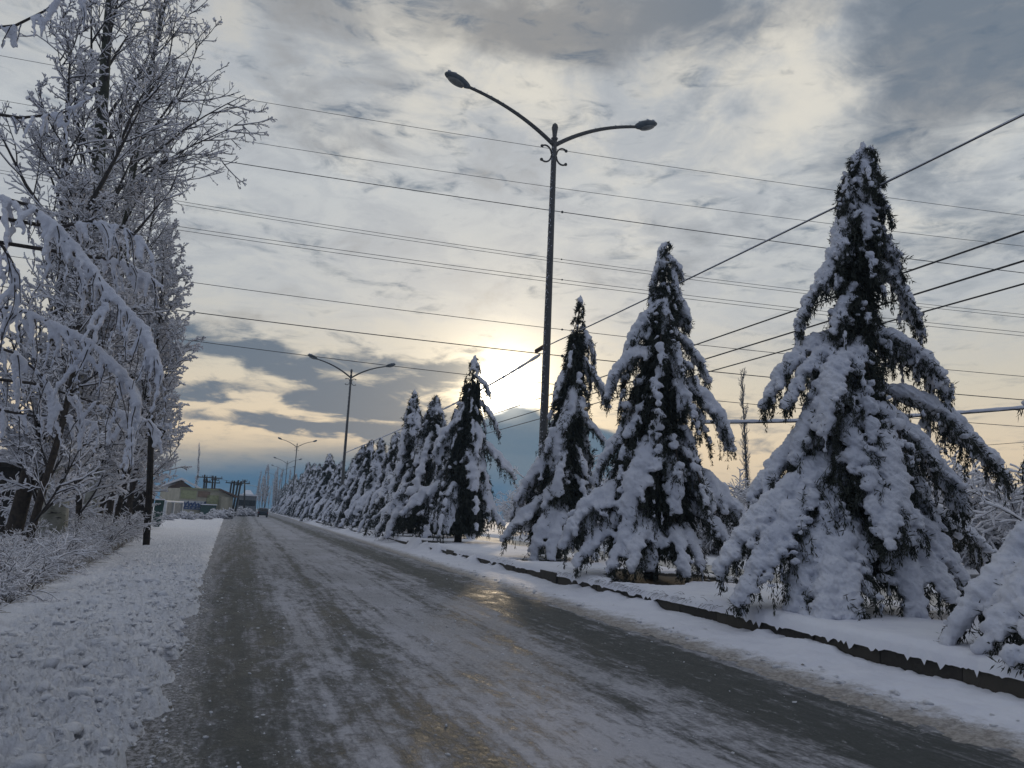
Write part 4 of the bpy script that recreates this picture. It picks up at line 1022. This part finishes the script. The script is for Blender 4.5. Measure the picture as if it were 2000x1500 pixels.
# thicket of frosted shrubs
def shrub_proto(seed, H, n0, lean_out, tw=.010, snow=.016, c1=8, c2=6, label='x', name='frosted_shrub'):
    rng = np.random.default_rng(seed); root = empty(name, (0, 0, 0), label, 'shrub')
    o = np.zeros((n0, 3)); o[:, :2] = rng.normal(0, .22, (n0, 2)); a = rng.uniform(0, 6.283, n0); ln = rng.uniform(.1, lean_out, n0)
    d = norm(np.stack([np.cos(a)*ln, np.sin(a)*ln, np.ones(n0)], -1)); K = 9; L = H*rng.uniform(.55, 1.15, n0); p = np.empty((n0, K, 3)); p[:, 0] = o
    for k in range(1, K):
        d = norm(d+np.stack([np.cos(a)*.10, np.sin(a)*.10, -.16*np.ones(n0)*ln*2*k/K], -1)+rng.normal(0, .06, (n0, 3))); p[:, k] = p[:, k-1]+d*(L/(K-1))[:, None]
    l2, L2, _, _ = grow(rng, p, L, c1, .15, (25, 65), (.3, .55), 5, .02, .12, .15)
    l3, L3, _, _ = grow(rng, l2, L2, c2, .1, (30, 70), (.35, .7), 4, 0, .15, .15)
    frost_mesh(root, [(p, tw*1.6, tw*.6, 1.1), (l2, tw*.8, tw*.4, 1.0), (l3, tw*.45, tw*.3, .85)], snow, seed)
    return root
S1 = shrub_proto(201, 2.6, 22, .7, tw=.013, snow=.015, c2=5); S2 = shrub_proto(202, 1.7, 28, 1.1, tw=.011, snow=.014, c2=5); S3 = None and shrub_proto(203, 3.6, 22, .45, tw=.013, snow=.02)
usedS = set(); rs = random.Random(12)
def place(proto, loc, s, label, group, rz=None, sz=None):
    o = proto if id(proto) not in usedS else copy_tree(proto); usedS.add(id(proto))
    o.location = tuple(loc); o.rotation_euler = (0, 0, rs.uniform(0, 6.28) if rz is None else rz); o.scale = (s, s, sz or s); o['label'] = label; o['group'] = group; return o
GS = 'frosted shrubs of the left thicket'; LS = 'frost-covered bare shrub in the tangled thicket under the left trees'
SH = []
for px, py in ((-20, 1185), (15, 1165), (60, 1142), (30, 1128), (90, 1125), (5, 1120), (70, 1112), (110, 1110), (135, 1100), (60, 1095), (160, 1092), (185, 1082), (105, 1088), (200, 1070), (225, 1062), (150, 1072), (245, 1052), (262, 1044), (215, 1050), (180, 1055), (240, 1038)):
    SH.append(G(px, py))
for i, g_ in enumerate(SH):
    pr = (S2, S1, S2, S1)[i % 4]
    place(pr, (g_[0], g_[1], .02), rs.uniform(.38, .58)*(1 if g_[1] < 20 else 1.25), LS, GS)
# frosted grass at the foot of the thicket
rng = np.random.default_rng(31); n = 5200
Yg = rng.uniform(9, 48, n); edge_x = np.interp(Yg, [9, 13.7, 20, 30, 40, 50], [-2.75, -3.0, -3.2, -3.6, -4.3, -5])
Xg = edge_x-rng.exponential(.8, n); kz = left_h(Xg, Yg); L = rng.uniform(.08, .42, n)
d = norm(np.stack([rng.normal(0, .45, n), rng.normal(0, .45, n), np.ones(n)], -1)); K = 4; p = np.empty((n, K, 3)); p[:, 0] = np.stack([Xg, Yg, kz-.01], -1)
for k in range(1, K):
    d = norm(d+np.stack([d[:, 0]*.4, d[:, 1]*.4, -.25*np.ones(n)], -1)); p[:, k] = p[:, k-1]+d*(L/3)[:, None]
rr_ = np.linspace(.007, .003, K)[None]*np.ones((n, 1)); v, q, c = tubes(p, rr_, 3)
M['drygrass'] = simple('frosted_grass', (.50, .48, .44), .8, scale=3, bmp=0, col2=(.10, .08, .06))
tag(link('frosted_grass', np_mesh('frosted_grass', v, q), M['drygrass']), kind='stuff')
# dry grass hanging over the kerb
n = 900; cl = np.random.default_rng(6); cy_ = cl.choice([11.5, 12.4, 13.6, 14.8, 15.2, 17.5, 22, 34, 36], n)+cl.normal(0, .5, n)
Xg = kx(cy_)+.02+cl.random(n)*.3; L = cl.uniform(.08, .26, n); d = norm(np.stack([-.6+cl.normal(0, .3, n), cl.normal(0, .5, n), .5+.4*cl.random(n)], -1)); p = np.empty((n, K, 3)); p[:, 0] = np.stack([Xg, cy_, np.full(n, MZ+.02)], -1)
for k in range(1, K):
    d = norm(d+np.array([-.1, 0, -.5])); p[:, k] = p[:, k-1]+d*(L/3)[:, None]
v, q, c = tubes(p, np.linspace(.005, .002, K)[None]*np.ones((n, 1)), 3)
M['kerbgrass'] = simple('kerb_grass', (.42, .42, .44), .8, scale=5, bmp=0, col2=(.05, .04, .03))
tag(link('kerb_grass', np_mesh('kerb_grass', v, q), M['kerbgrass']), kind='stuff')

# right side, beyond the far carriageway
T_P = bare_tree('bare_poplar', G(1455, 1062), 16.5, (.2, 0), .14, 'slender leafless poplar standing in the gap between the two front conifers', 301, n1=52, reach=.13, c2=6, c3=4, c4=0, tw=.02, snow=.012, up=.30, ang=(15, 30), bark='bark', t0=.15)
_, _, dP = proj(G(1455, 1062)); T_P.scale = (1, 1, 1); zt = 1.6+(1045-735)/FPX*dP; T_P.scale = (zt/16.5,)*3
F1 = shrub_proto(204, 5.5, 30, .35, tw=.028, snow=.042, c1=9, c2=7, name='frosted_thicket_tree'); F2 = shrub_proto(205, 4.2, 34, .5, tw=.026, snow=.045, c1=9, c2=7, name='frosted_thicket_tree')
for F in (F1, F2): F['category'] = 'small tree'
rs = random.Random(5)
for i in range(46):
    Yt = rs.uniform(16, 62); Xt = kx(Yt)+rs.uniform(13.5, 30)
    place((F1, F2)[i % 2], (Xt, Yt, 0), rs.uniform(.7, 1.1), 'white frosted bushy tree in the thicket beyond the far carriageway', 'frosted trees beyond the far carriageway')
for i in range(26):
    Yt = rs.uniform(62, 230); Xt = kx(Yt)+rs.uniform(14, 34)
    place((F1, F2)[i % 2], (Xt, Yt, 0), rs.uniform(.8, 1.25), 'white frosted bushy tree in the thicket beyond the far carriageway', 'frosted trees beyond the far carriageway')

rs = random.Random(15)
for i in range(20):
    Yt = rs.uniform(30, 75); Xt = -.10*Yt-rs.uniform(2.5, .16*Yt+2)
    place((F1, F2)[i % 2], (Xt, Yt, 0), rs.uniform(.45, .75), 'white frosted bushy tree deep in the thicket behind the left trees', 'frosted trees behind the left trees')
g_ = G(14, 1062); s_ = proj(g_)[2]/FPX
root = empty('wooden_hut', g_+[-2.4, 5.0, 0], 'dark wooden hut half hidden by the thicket at the left edge', 'hut'); s = s_
mb = MB(); mb.box((0, 0, 1.35), (4.6, 3, 2.7)); mb.build('wall', M['wood'], root); mb = MB(); mb.box((0, 0, 2.78), (5, 3.5, .16)); rf = mb.build('roof', M['wood'], root); mb = MB(); mb.box((0, 0, 2.96), (5.0, 3.5, .2)); mb.build('snow', M['snow'], rf, bevel=.08)

# ------------------------------------------------------------------ far left: pole, stall, walls, houses, lines
M['brick'] = simple('brick', (.15, .085, .06), .9, scale=6, bmp=.2, col2=(.09, .055, .045))
M['beige'] = simple('beige_wall', (.42, .39, .31), .9, scale=1.2, bmp=.1, col2=(.34, .32, .25))
M['grey'] = simple('grey_wall', (.22, .23, .24), .9, scale=2, bmp=.1, col2=(.15, .16, .17))
M['green'] = simple('green_metal', (.035, .09, .08), .45, .2, scale=5, bmp=.05, col2=(.02, .05, .05))
M['white'] = simple('white_paint', (.55, .57, .60), .7, scale=4, bmp=.05, col2=(.42, .45, .48))
M['blue'] = simple('blue_paint', (.04, .08, .20), .6, bmp=0); M['lime'] = simple('lime_paint', (.33, .35, .20), .7, scale=3, bmp=0)
M['red'] = simple('rust_paint', (.22, .15, .11), .7, bmp=0, scale=3); M['glassdark'] = simple('dark_glass', (.01, .012, .016), .15, bmp=0)
M['carpaint'] = simple('car_paint', (.03, .045, .06), .35, .3, bmp=0); M['tyre'] = simple('tyre', (.012, .012, .012), .9, bmp=0)
M['taillight'] = simple('tail_light', (.20, .01, .01), .3, bmp=0)
def lerp(a, b, t): return np.array(a)*(1-t)+np.array(b)*t
# black pole
g_ = G(286, 1068); dq = proj(g_)[2]; top = P(296, 812, dq)
root = empty('utility_pole', g_, 'black wooden pole standing in the verge snow at the end of the thicket', 'utility pole')
mb = MB(); mb.tube([g_*0+(0, 0, -.2), (top-g_)*.5+[.03, 0, 0], top-g_], [.125, .115, .095], 10); mb.build('post', M['wood'], root, True)
mb = MB(); q = (top-g_)*.93; mb.box(q+[.15, -.05, -.1], (.75, .10, .09), ry=.35); mb.box(q+[.38, -.05, -.32], (.14, .18, .34), ry=.2); mb.build('bracket', M['wood'], root)
mb = MB(); q = (top-g_)*.72; mb.tube([q, q+[.30, 0, .05], q+[.52, 0, .18]], [.012]*3, 5); mb.build('stay_arm', M['cable'], root)
rn = np.random.default_rng(4); n = 70; q = (top-g_)*.90+np.stack([rn.uniform(-.2, .7, n), rn.normal(0, .1, n), rn.uniform(-.35, .25, n)], -1)
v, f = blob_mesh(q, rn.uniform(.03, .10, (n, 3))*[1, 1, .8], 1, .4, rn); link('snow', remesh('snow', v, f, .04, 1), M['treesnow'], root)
# frosted spray of twigs caught on its top is the end of a bough: belongs to the pole's neighbour tree
# leaning green board
g_ = G(304, 1031); root = empty('green_board', g_, 'dark green metal board leaning behind the black pole', 'board'); s = proj(g_)[2]/FPX
bm = MB(); w = 17*s; h = 54*s
prof_ = [(-.5, 1), (.5, 1), (.46, .12), (.25, 0), (-.30, .05), (-.46, .2)]
fr = [(a*w+b*.10*w, -.04, b*h) for a, b in prof_]; bk = [(x, .04, z) for x, _, z in fr]; n = 6
mb = MB(); mb.add(fr+bk, [(0, 1, 2, 3), (0, 3, 4, 5), (6, 9, 8, 7), (6, 11, 10, 9)]+[(i, i+6, (i+1) % 6+6, (i+1) % 6) for i in range(6)]); mb.build('panel', M['green'], root)
mb = MB(); mb.box((w*.1, 0, h+.04), (w*1.08, .16, .09)); mb.build('snow', M['snow'], root, bevel=.03)
mb = MB(); mb.box((w*.05, -.06, h*.55), (w*.16, .03, h*.06)); mb.build('badge', M['white'], root)
# roadside stall and snow-covered crates
g_ = G(262, 1036); s = proj(g_)[2]/FPX
root = empty('roadside_stall', g_+[-.5, 2.5, 0], 'dark roadside stall hidden between the thicket and the black pole', 'stall')
mb = MB()
for x in (-1.0, 1.0):
    for y in (-.7, .7): mb.tube([(x, y, 0), (x, y, 80*s)], [.05, .05], 6)
mb.build('posts', M['wood'], root)
mb = MB(); mb.box((0, 0, 82*s), (2.5, 1.9, .12)); r_ = mb.build('roof', M['green'], root); mb = MB(); mb.box((0, 0, 82*s+.15), (2.54, 1.94, .18)); mb.build('snow', M['snow'], r_, bevel=.07)
mb = MB(); mb.box((0, .65, 40*s), (2.0, .06, 75*s)); mb.build('back_wall', M['wood'], root)
rs = random.Random(3)
for k, (dx, dz) in enumerate(((-.62, 0), (.15, 0), (-.35, .36), (.38, .36))):
    o_ = empty('wooden_crate', g_+[dx, -.5+.1*rs.random(), dz+.02], ['open slatted wooden crate under snow, lower left of the small stack by the pole', 'wooden crate under snow, lower right of the small stack by the pole', 'snow-topped crate, upper left of the small stack by the pole', 'snow-topped crate, upper right of the stack, next to the black pole'][k], 'crate', 'snowy crates stacked beside the pole')
    mb = MB()
    for z in (.05, .15, .25):
        mb.box((0, -.22, z), (.68, .02, .07)); mb.box((0, .22, z), (.68, .02, .07)); mb.box((-.33, 0, z), (.02, .42, .07)); mb.box((.33, 0, z), (.02, .42, .07))
    mb.box((0, 0, .015), (.66, .42, .02)); mb.build('slats', M['red' if k in (1,) else 'wood'], o_)
    mb = MB(); mb.box((0, 0, .30), (.74, .52, .11)); mb.build('snow', M['snow'], o_, bevel=.045)
# white compound wall
def wallpx(name, pts_top, pts_bot, dep, mat, label, cat, thick=.25, cap=.12, group=None):
    """upright wall between picture columns; its own depth and thickness"""
    (x0, y0), (x1, y1) = pts_top; g0 = G(*pts_bot[0]) if dep is None else P(*pts_bot[0], dep); g1 = G(*pts_bot[1]) if dep is None else P(*pts_bot[1], dep)
    g0[2] = g1[2] = 0; d0, d1 = proj(g0)[2], proj(g1)[2]; z0 = P(x0, y0, d0)[2]; z1 = P(x1, y1, d1)[2]
    L = np.linalg.norm((g1-g0)[:2]); root = empty(name, g0, label, cat, group); root.rotation_euler = (0, 0, math.atan2(g1[1]-g0[1], g1[0]-g0[0]))
    return root, L, z0, z1
r_, L, z0, z1 = wallpx('boundary_wall', ((318, 980), (352, 980)), ((318, 1012), (352, 1011)), None, 'white', 'pale boundary wall with white posts right of the green board', 'wall')
mb = MB(); mb.box((L/2, 0, z0*.46), (L, .2, z0*.92)); mb.build('panel', M['grey'], r_)
for x in (0.15, L*.45, L-.15): mb = MB(); mb.box((x, -.04, z0*.5), (.34, .34, z0)); mb.build('post', M['white'], r_)
mb = MB(); mb.box((L/2, 0, z0+.08), (L+.2, .42, .18)); mb.build('snow', M['snow'], r_, bevel=.06)
# brick house
g0 = np.array(P(352, 1003, 118)); g0[2] = 0; s = 118/FPX
root = empty('brick_house', g0, 'brown brick house under a snowy gable roof behind the boundary wall', 'house')
W, D, Hh = 46*s, 9.0, 52*s; mb = MB(); mb.box((-W*.1, D/2, Hh/2), (W, D, Hh)); mb.build('wall', M['brick'], root)
for x in (-W*.38, W*.1): mb = MB(); mb.box((x, -.03, Hh*.55), (1.1, .1, 1.3)); wn = mb.build('window', M['glassdark'], root); mb = MB(); mb.box((x, -.06, Hh*.55-.7), (1.3, .16, .1)); mb.build('sill', M['white'], wn)
ap = (-W*.1, Hh+15*s); el_, er_ = -W*.62-1.2, W*.42+1.0; v = []
for y in (-.6, D+.6): v += [(el_, y, Hh-.15), (ap[0], y, ap[1]), (er_, y, Hh-.15), (el_, y, Hh+.1), (ap[0], y, ap[1]+.35), (er_, y, Hh+.1)]
mb = MB(); mb.add(v, [(0, 1, 4, 3), (1, 2, 5, 4), (6, 9, 10, 7), (7, 10, 11, 8), (3, 4, 10, 9), (4, 5, 11, 10), (0, 6, 7, 1), (1, 7, 8, 2), (0, 3, 9, 6), (2, 8, 11, 5)]); mb.build('roof', M['snow'], root)
mb = MB(); mb.add([(-W*.6, .02, Hh), (W*.4, .02, Hh), (ap[0], .02, ap[1]-.1), (-W*.6, .2, Hh), (W*.4, .2, Hh), (ap[0], .2, ap[1]-.1)], [(0, 1, 2), (3, 5, 4)]); mb.build('gable', M['brick'], root)
# long building with painted hoarding
g0 = np.array(P(346, 1001, 112)); g0[2] = 0; s = 112/FPX; gx = np.array(P(452, 1003, 118)); gx[2] = 0
root = empty('long_building', g0, 'long beige building with faded blue and yellow-green painted signboards on its front', 'building'); az_ = math.atan2(gx[1]-g0[1], gx[0]-g0[0]); root.rotation_euler = (0, 0, az_)
L = np.linalg.norm(gx-g0); mb = MB(); h0_ = 52*s; h1_ = 40*s
v = [(0, 0, 0), (L, 0, 0), (L, 0, h1_), (L*.72, 0, h0_), (0, 0, h0_), (0, 7, 0), (L, 7, 0), (L, 7, h1_), (L*.72, 7, h0_), (0, 7, h0_)]
mb.add(v, [(0, 1, 2, 3), (5, 8, 7, 6), (1, 6, 7, 2), (0, 4, 9, 5), (2, 7, 8, 3), (3, 8, 9, 4)]); mb.add([v[0], v[3], v[4], v[5], v[9], v[8]], [(0, 1, 2), (3, 4, 5)]); mb.build('wall', M['beige'], root)
mb = MB(); mb.add([(L*.70, -.5, h0_+.05), (L+.5, -.5, h1_-.05), (L+.5, 7.3, h1_-.05), (L*.70, 7.3, h0_+.05), (L*.70, -.5, h0_+.3), (L+.5, -.5, h1_+.2), (L+.5, 7.3, h1_+.2), (L*.70, 7.3, h0_+.3)], [(0, 1, 5, 4), (1, 2, 6, 5), (2, 3, 7, 6), (3, 0, 4, 7), (4, 5, 6, 7), (0, 3, 2, 1)]); mb.build('roof', M['brick'], root)
mb = MB(); mb.box((L*.35, -.1, h0_+.08), (L*.7, .3, .14)); mb.build('coping', M['lime'], root)
def board(x0, x1, z0, z1, mat, name='signboard'):
    mb = MB(); mb.box(((x0+x1)/2*L, -.07, (z0+z1)/2*h0_), ((x1-x0)*L, .08, (z1-z0)*h0_)); return mb.build(name, M[mat], root)
board(.02, .30, .62, .94, 'lime'); board(.33, .55, .70, .93, 'red'); board(.50, .72, .42, .80, 'lime'); bb = board(.02, .46, .22, .55, 'white')
# brush lettering, too worn to read: loose blue strokes
rs = random.Random(8); mb = MB(); x = .04
while x < .43:
    xx = x*L; zz = .38*h0_; k = rs.uniform(.5, 1); mb.tube([(xx, -.14, zz-.5*k), (xx+.25, -.14, zz+.15), (xx+.5, -.14, zz+.6*k), (xx+.7, -.14, zz-.1), (xx+.55, -.14, zz-.45*k), (xx+1.0, -.14, zz-.2)], [.13, .16, .12, .15, .12, .1], 5); x += .062
mb.box((.24*L, -.13, .245*h0_), (.42*L, .05, .14)); mb.build('lettering', M['blue'], bb)
mb = MB(); mb.box((L*.5, -.9, .9), (L*.28, .2, 1.5)); mb.build('shutter', M['green'], root); mb = MB(); mb.box((L*.80, -.4, 1.5), (1.2, 1, 3.0)); mb.build('porch', M['beige'], root)
mb = MB(); mb.box((L*.5, -.9, 1.72), (L*.29, .5, .14)); mb.build('snow', M['snow'], root)
# pale flat-roofed building farther off
g0 = np.array(P(463, 1004, 170)); g0[2] = 0; s = 170/FPX; root = empty('flat_building', g0, 'small grey-green flat-roofed building far off beside the leaning poles', 'building')
mb = MB(); mb.box((16*s, 4, 18*s), (34*s, 8, 36*s)); mb.build('wall', M['grey'], root); mb = MB(); mb.box((16*s, 4, 36*s+.15), (36*s, 9, .35)); mb.build('roof', M['snow'], root)
for k in range(4): mb = MB(); mb.box(((5+7.5*k)*s, -.03, 22*s), (1.0, .1, 1.2)); mb.build('window', M['glassdark'], root)
g0 = np.array(P(470, 1003, 210)); g0[2] = 0; s = 210/FPX; root = empty('shed', g0, 'distant shed with a snow-white pitched roof behind the flat building', 'shed')
mb = MB(); mb.box((10*s, 4, 14*s), (30*s, 8, 28*s)); mb.build('wall', M['grey'], root)
v = [(-7*s, -.5, 28*s), (27*s, -.5, 28*s), (6*s, 4, 45*s), (14*s, 4, 45*s), (-7*s, 8.5, 28*s), (27*s, 8.5, 28*s)]; mb = MB(); mb.add(v, [(0, 1, 3, 2), (4, 2, 3, 5)]); mb.add(v, [(0, 2, 4), (1, 5, 3)]); mb.build('roof', M['snow'], root)
# utility poles
def upole(base, top, dep, label, arms=(), group='far utility poles', lean=True):
    g0 = np.array(P(*base, dep)); t = P(*top, dep); g0[2] = 0; root = empty('utility_pole', g0, label, 'utility pole', group); t = t-g0
    mb = MB(); mb.tube([(0, 0, 0), t], [.19, .14], 8); mb.build('post', M['wood'], root, True)
    for w, z in arms:
        c_ = t*(1-z/np.linalg.norm(t)); mb = MB(); mb.box(c_, (w, .16, .16)); mb.build('crossarm', M['wood'], root)
        mb = MB()
        for x in (-w*.45, -w*.15, w*.15, w*.45): mb.tube([c_+[x, 0, .08], c_+[x, 0, .4]], [.07, .05], 6)
        mb.build('insulators', M['ceramic'], root)
for i, (b, t, lb, ar) in enumerate((((395, 1002), (400, 927), 'far utility pole rising behind the beige building, leftmost one of its two pairs', ((2.6, .5),)),
        ((399, 1002), (404, 931), 'far utility pole rising behind the beige building, right partner of the first pair', ((1.2, .9),)),
        ((411, 1002), (416, 929), 'far utility pole rising behind the beige building, left partner of the second pair', ((3.4, .4), (2.6, 1.3))),
        ((415, 1002), (421, 930), 'far utility pole rising behind the beige building, rightmost of the two pairs', ((1.4, .7),)))):
    upole(b, t, 140, lb, ar)
for i, (b, t, ar, lb) in enumerate((((444, 1004), (452, 944), (), 'short leaning pole, leftmost of the cluster of leaning poles'), ((450, 1005), (458, 939), ((2.8, .4),), 'tall leaning pole with a crossarm, second from left in the leaning cluster'),
        ((453, 1005), (466, 938), ((1.5, .8),), 'leaning pole in the middle of the leaning cluster'), ((458, 1006), (471, 940), ((3.0, .3),), 'strongly leaning pole with a crossarm, right side of the leaning cluster'))):
    upole(b, t, 130, lb, ar)
upole((477, 1003), (478, 938), 160, 'thin straight far pole with a single arm, right of the leaning cluster', ((1.0, .2),))
# far wires between those poles
wire('far_wire', (P(421, 934, 140), P(440, 938, 137), P(458, 942, 130)), .03, 'short far wire joining the utility pole pairs to the leaning cluster', group='far wires')
wire('far_wire', (P(471, 943, 130), P(486, 947, 180), P(505, 951, 240)), .04, 'short far wire running from the leaning cluster towards the vanishing road', group='far wires')
# vehicle
g0 = np.array(G(513, 1010.5)); root = empty('dark_car', g0, 'small dark car at the far end of the icy road', 'car'); k = 1.0
def prism(pr, w, y0=0):
    n = len(pr); v = [(-w/2, y, z) for y, z in pr]+[(w/2, y, z) for y, z in pr]; return v, n
pr = [(0, .32), (0, .95), (.35, 1.48), (2.5, 1.52), (3.2, .98), (4.2, .85), (4.25, .35)]
v, n = prism([(y*k, z*k) for y, z in pr], 1.62*k); mb = MB(); mb.add(v, [(i, (i+1) % n, (i+1) % n+n, i+n) for i in range(n)]); mb.add(v, [(0, i+1, i) for i in range(1, n-1)]+[(n, n+i, n+i+1) for i in range(1, n-1)])
mb.build('body', M['carpaint'], root, bevel=.05)
mb = MB(); mb.add([(-.68*k, .02, 1.0*k), (.68*k, .02, 1.0*k), (.60*k, .28*k, 1.42*k), (-.60*k, .28*k, 1.42*k)], [(0, 1, 2, 3)]); mb.build('rear_window', M['glassdark'], root)
for s_ in (-1, 1):
    mb = MB(); mb.box((s_*.72*k, -.02, .78*k), (.16, .06, .22)); mb.build('tail_light', M['taillight'], root)
    for y in (.75, 3.5): mb = MB(); mb.tube([(s_*.62*k, y*k, .32*k), (s_*.80*k, y*k, .32*k)], [.32*k, .32*k], 14); mb.build('wheel', M['tyre'], root)
mb = MB(); mb.box((0, -.06, .42*k), (1.5*k, .12, .16)); mb.build('bumper', M['tyre'], root); mb = MB(); mb.box((0, 1.6*k, 1.56*k), (1.3*k, 1.8*k, .08)); mb.build('roof_snow', M['snow'], root)
# far trees
def far_poplar(px, pyb, pyt, dep, seed, label, w=.10, group='far bare poplars'):
    g0 = np.array(P(px, pyb, dep)); g0[2] = 0; H = P(px, pyt, dep)[2]
    return bare_tree('bare_poplar', g0, H, (.2, 0), H*.005+.02, label, seed, n1=44, reach=w, c2=5, c3=3, c4=0, tw=.016*dep/100, snow=.022*dep/100, up=.22, ang=(12, 30), bark='bark', t0=.25, group=group)
far_poplar(371, 1002, 868, 150, 401, 'tall narrow bare poplar rising behind the brick house roof', .11)
far_poplar(308, 1000, 905, 130, 402, 'bare poplar just right of the black pole, far behind it', .09)
far_poplar(326, 1000, 905, 140, 403, 'blurry bare poplar above the left side of the snowy roof', .09)
far_poplar(333, 1000, 912, 140, 404, 'shorter bare poplar next to the one above the snowy roof', .08)
pp = far_poplar(516, 1003, 942, 300, 405, 'frosted bare poplar in the hazy row where the road vanishes', .13, 'hazy poplars at the end of the road')
rs = random.Random(21)
for k in range(24):
    c = copy_tree(pp); px = rs.uniform(497, 575); dep = rs.uniform(250, 380); g0 = np.array(P(px, 1003, dep)); g0[2] = 0; c.location = tuple(g0); s = rs.uniform(.75, 1.35); c.scale = (s, s, s); c.rotation_euler = (0, 0, rs.uniform(0, 6))
# frosted bushes before the walls and along the end of the road
B1 = shrub_proto(206, .8, 24, .9, tw=.03, snow=.045, c1=7, c2=5, name='frosted_bush')
for px, dep, s in [(355, 84, 1.0), (372, 80, 1.1), (390, 88, 1.0), (404, 84, .9), (432, 96, 1.5), (440, 98, 1.8), (425, 100, 1.6), (340, 78, .8), (362, 96, 1.2), (470, 130, 1.5), (482, 140, 1.6), (492, 140, 1.7), (476, 150, 2.2), (330, 70, .9), (415, 92, 1.0), (448, 120, 1.4)]+[(rs.uniform(455, 560), rs.uniform(150, 260), rs.uniform(1.3, 2.6)) for k in range(30)]:
    g0 = np.array(P(px, 1000, dep)); g0[2] = 0
    if -1.5 < g0[0]+.0095*g0[1] and g0[0] < kx(g0[1])+1 and dep > 150: g0[0] = -rs.uniform(3, 14) if rs.random() < .6 else kx(g0[1])+rs.uniform(5, 20)
    place(B1, g0, s, 'far frosted bush in front of the low buildings at the left of the vanishing road' if px < 450 else 'tiny far frosted bush beside the vanishing end of the road', 'frosted bushes before the buildings' if px < 450 else 'frosted bushes at the end of the road')
for o in list(COL.objects):
    if o.name.startswith('frosted_thicket_tree') and o.get('category') == 'shrub': o['category'] = 'small tree'

# ------------------------------------------------------------------ thin winter haze
hz = MB(); hz.box((0, 500, 13.4), (1240, 1400, 29))
hm_ = bpy.data.materials.new('haze'); hm_.use_nodes = True; t = hm_.node_tree; t.nodes.clear()
pv = t.nodes.new('ShaderNodeVolumePrincipled'); pv.inputs['Color'].default_value = (.55, .76, 1, 1); pv.inputs['Density'].default_value =   .0007; pv.inputs['Anisotropy'].default_value = .15
t.links.new(pv.outputs[0], t.nodes.new('ShaderNodeOutputMaterial').inputs['Volume'])
tag(hz.build('haze', hm_), kind='stuff')
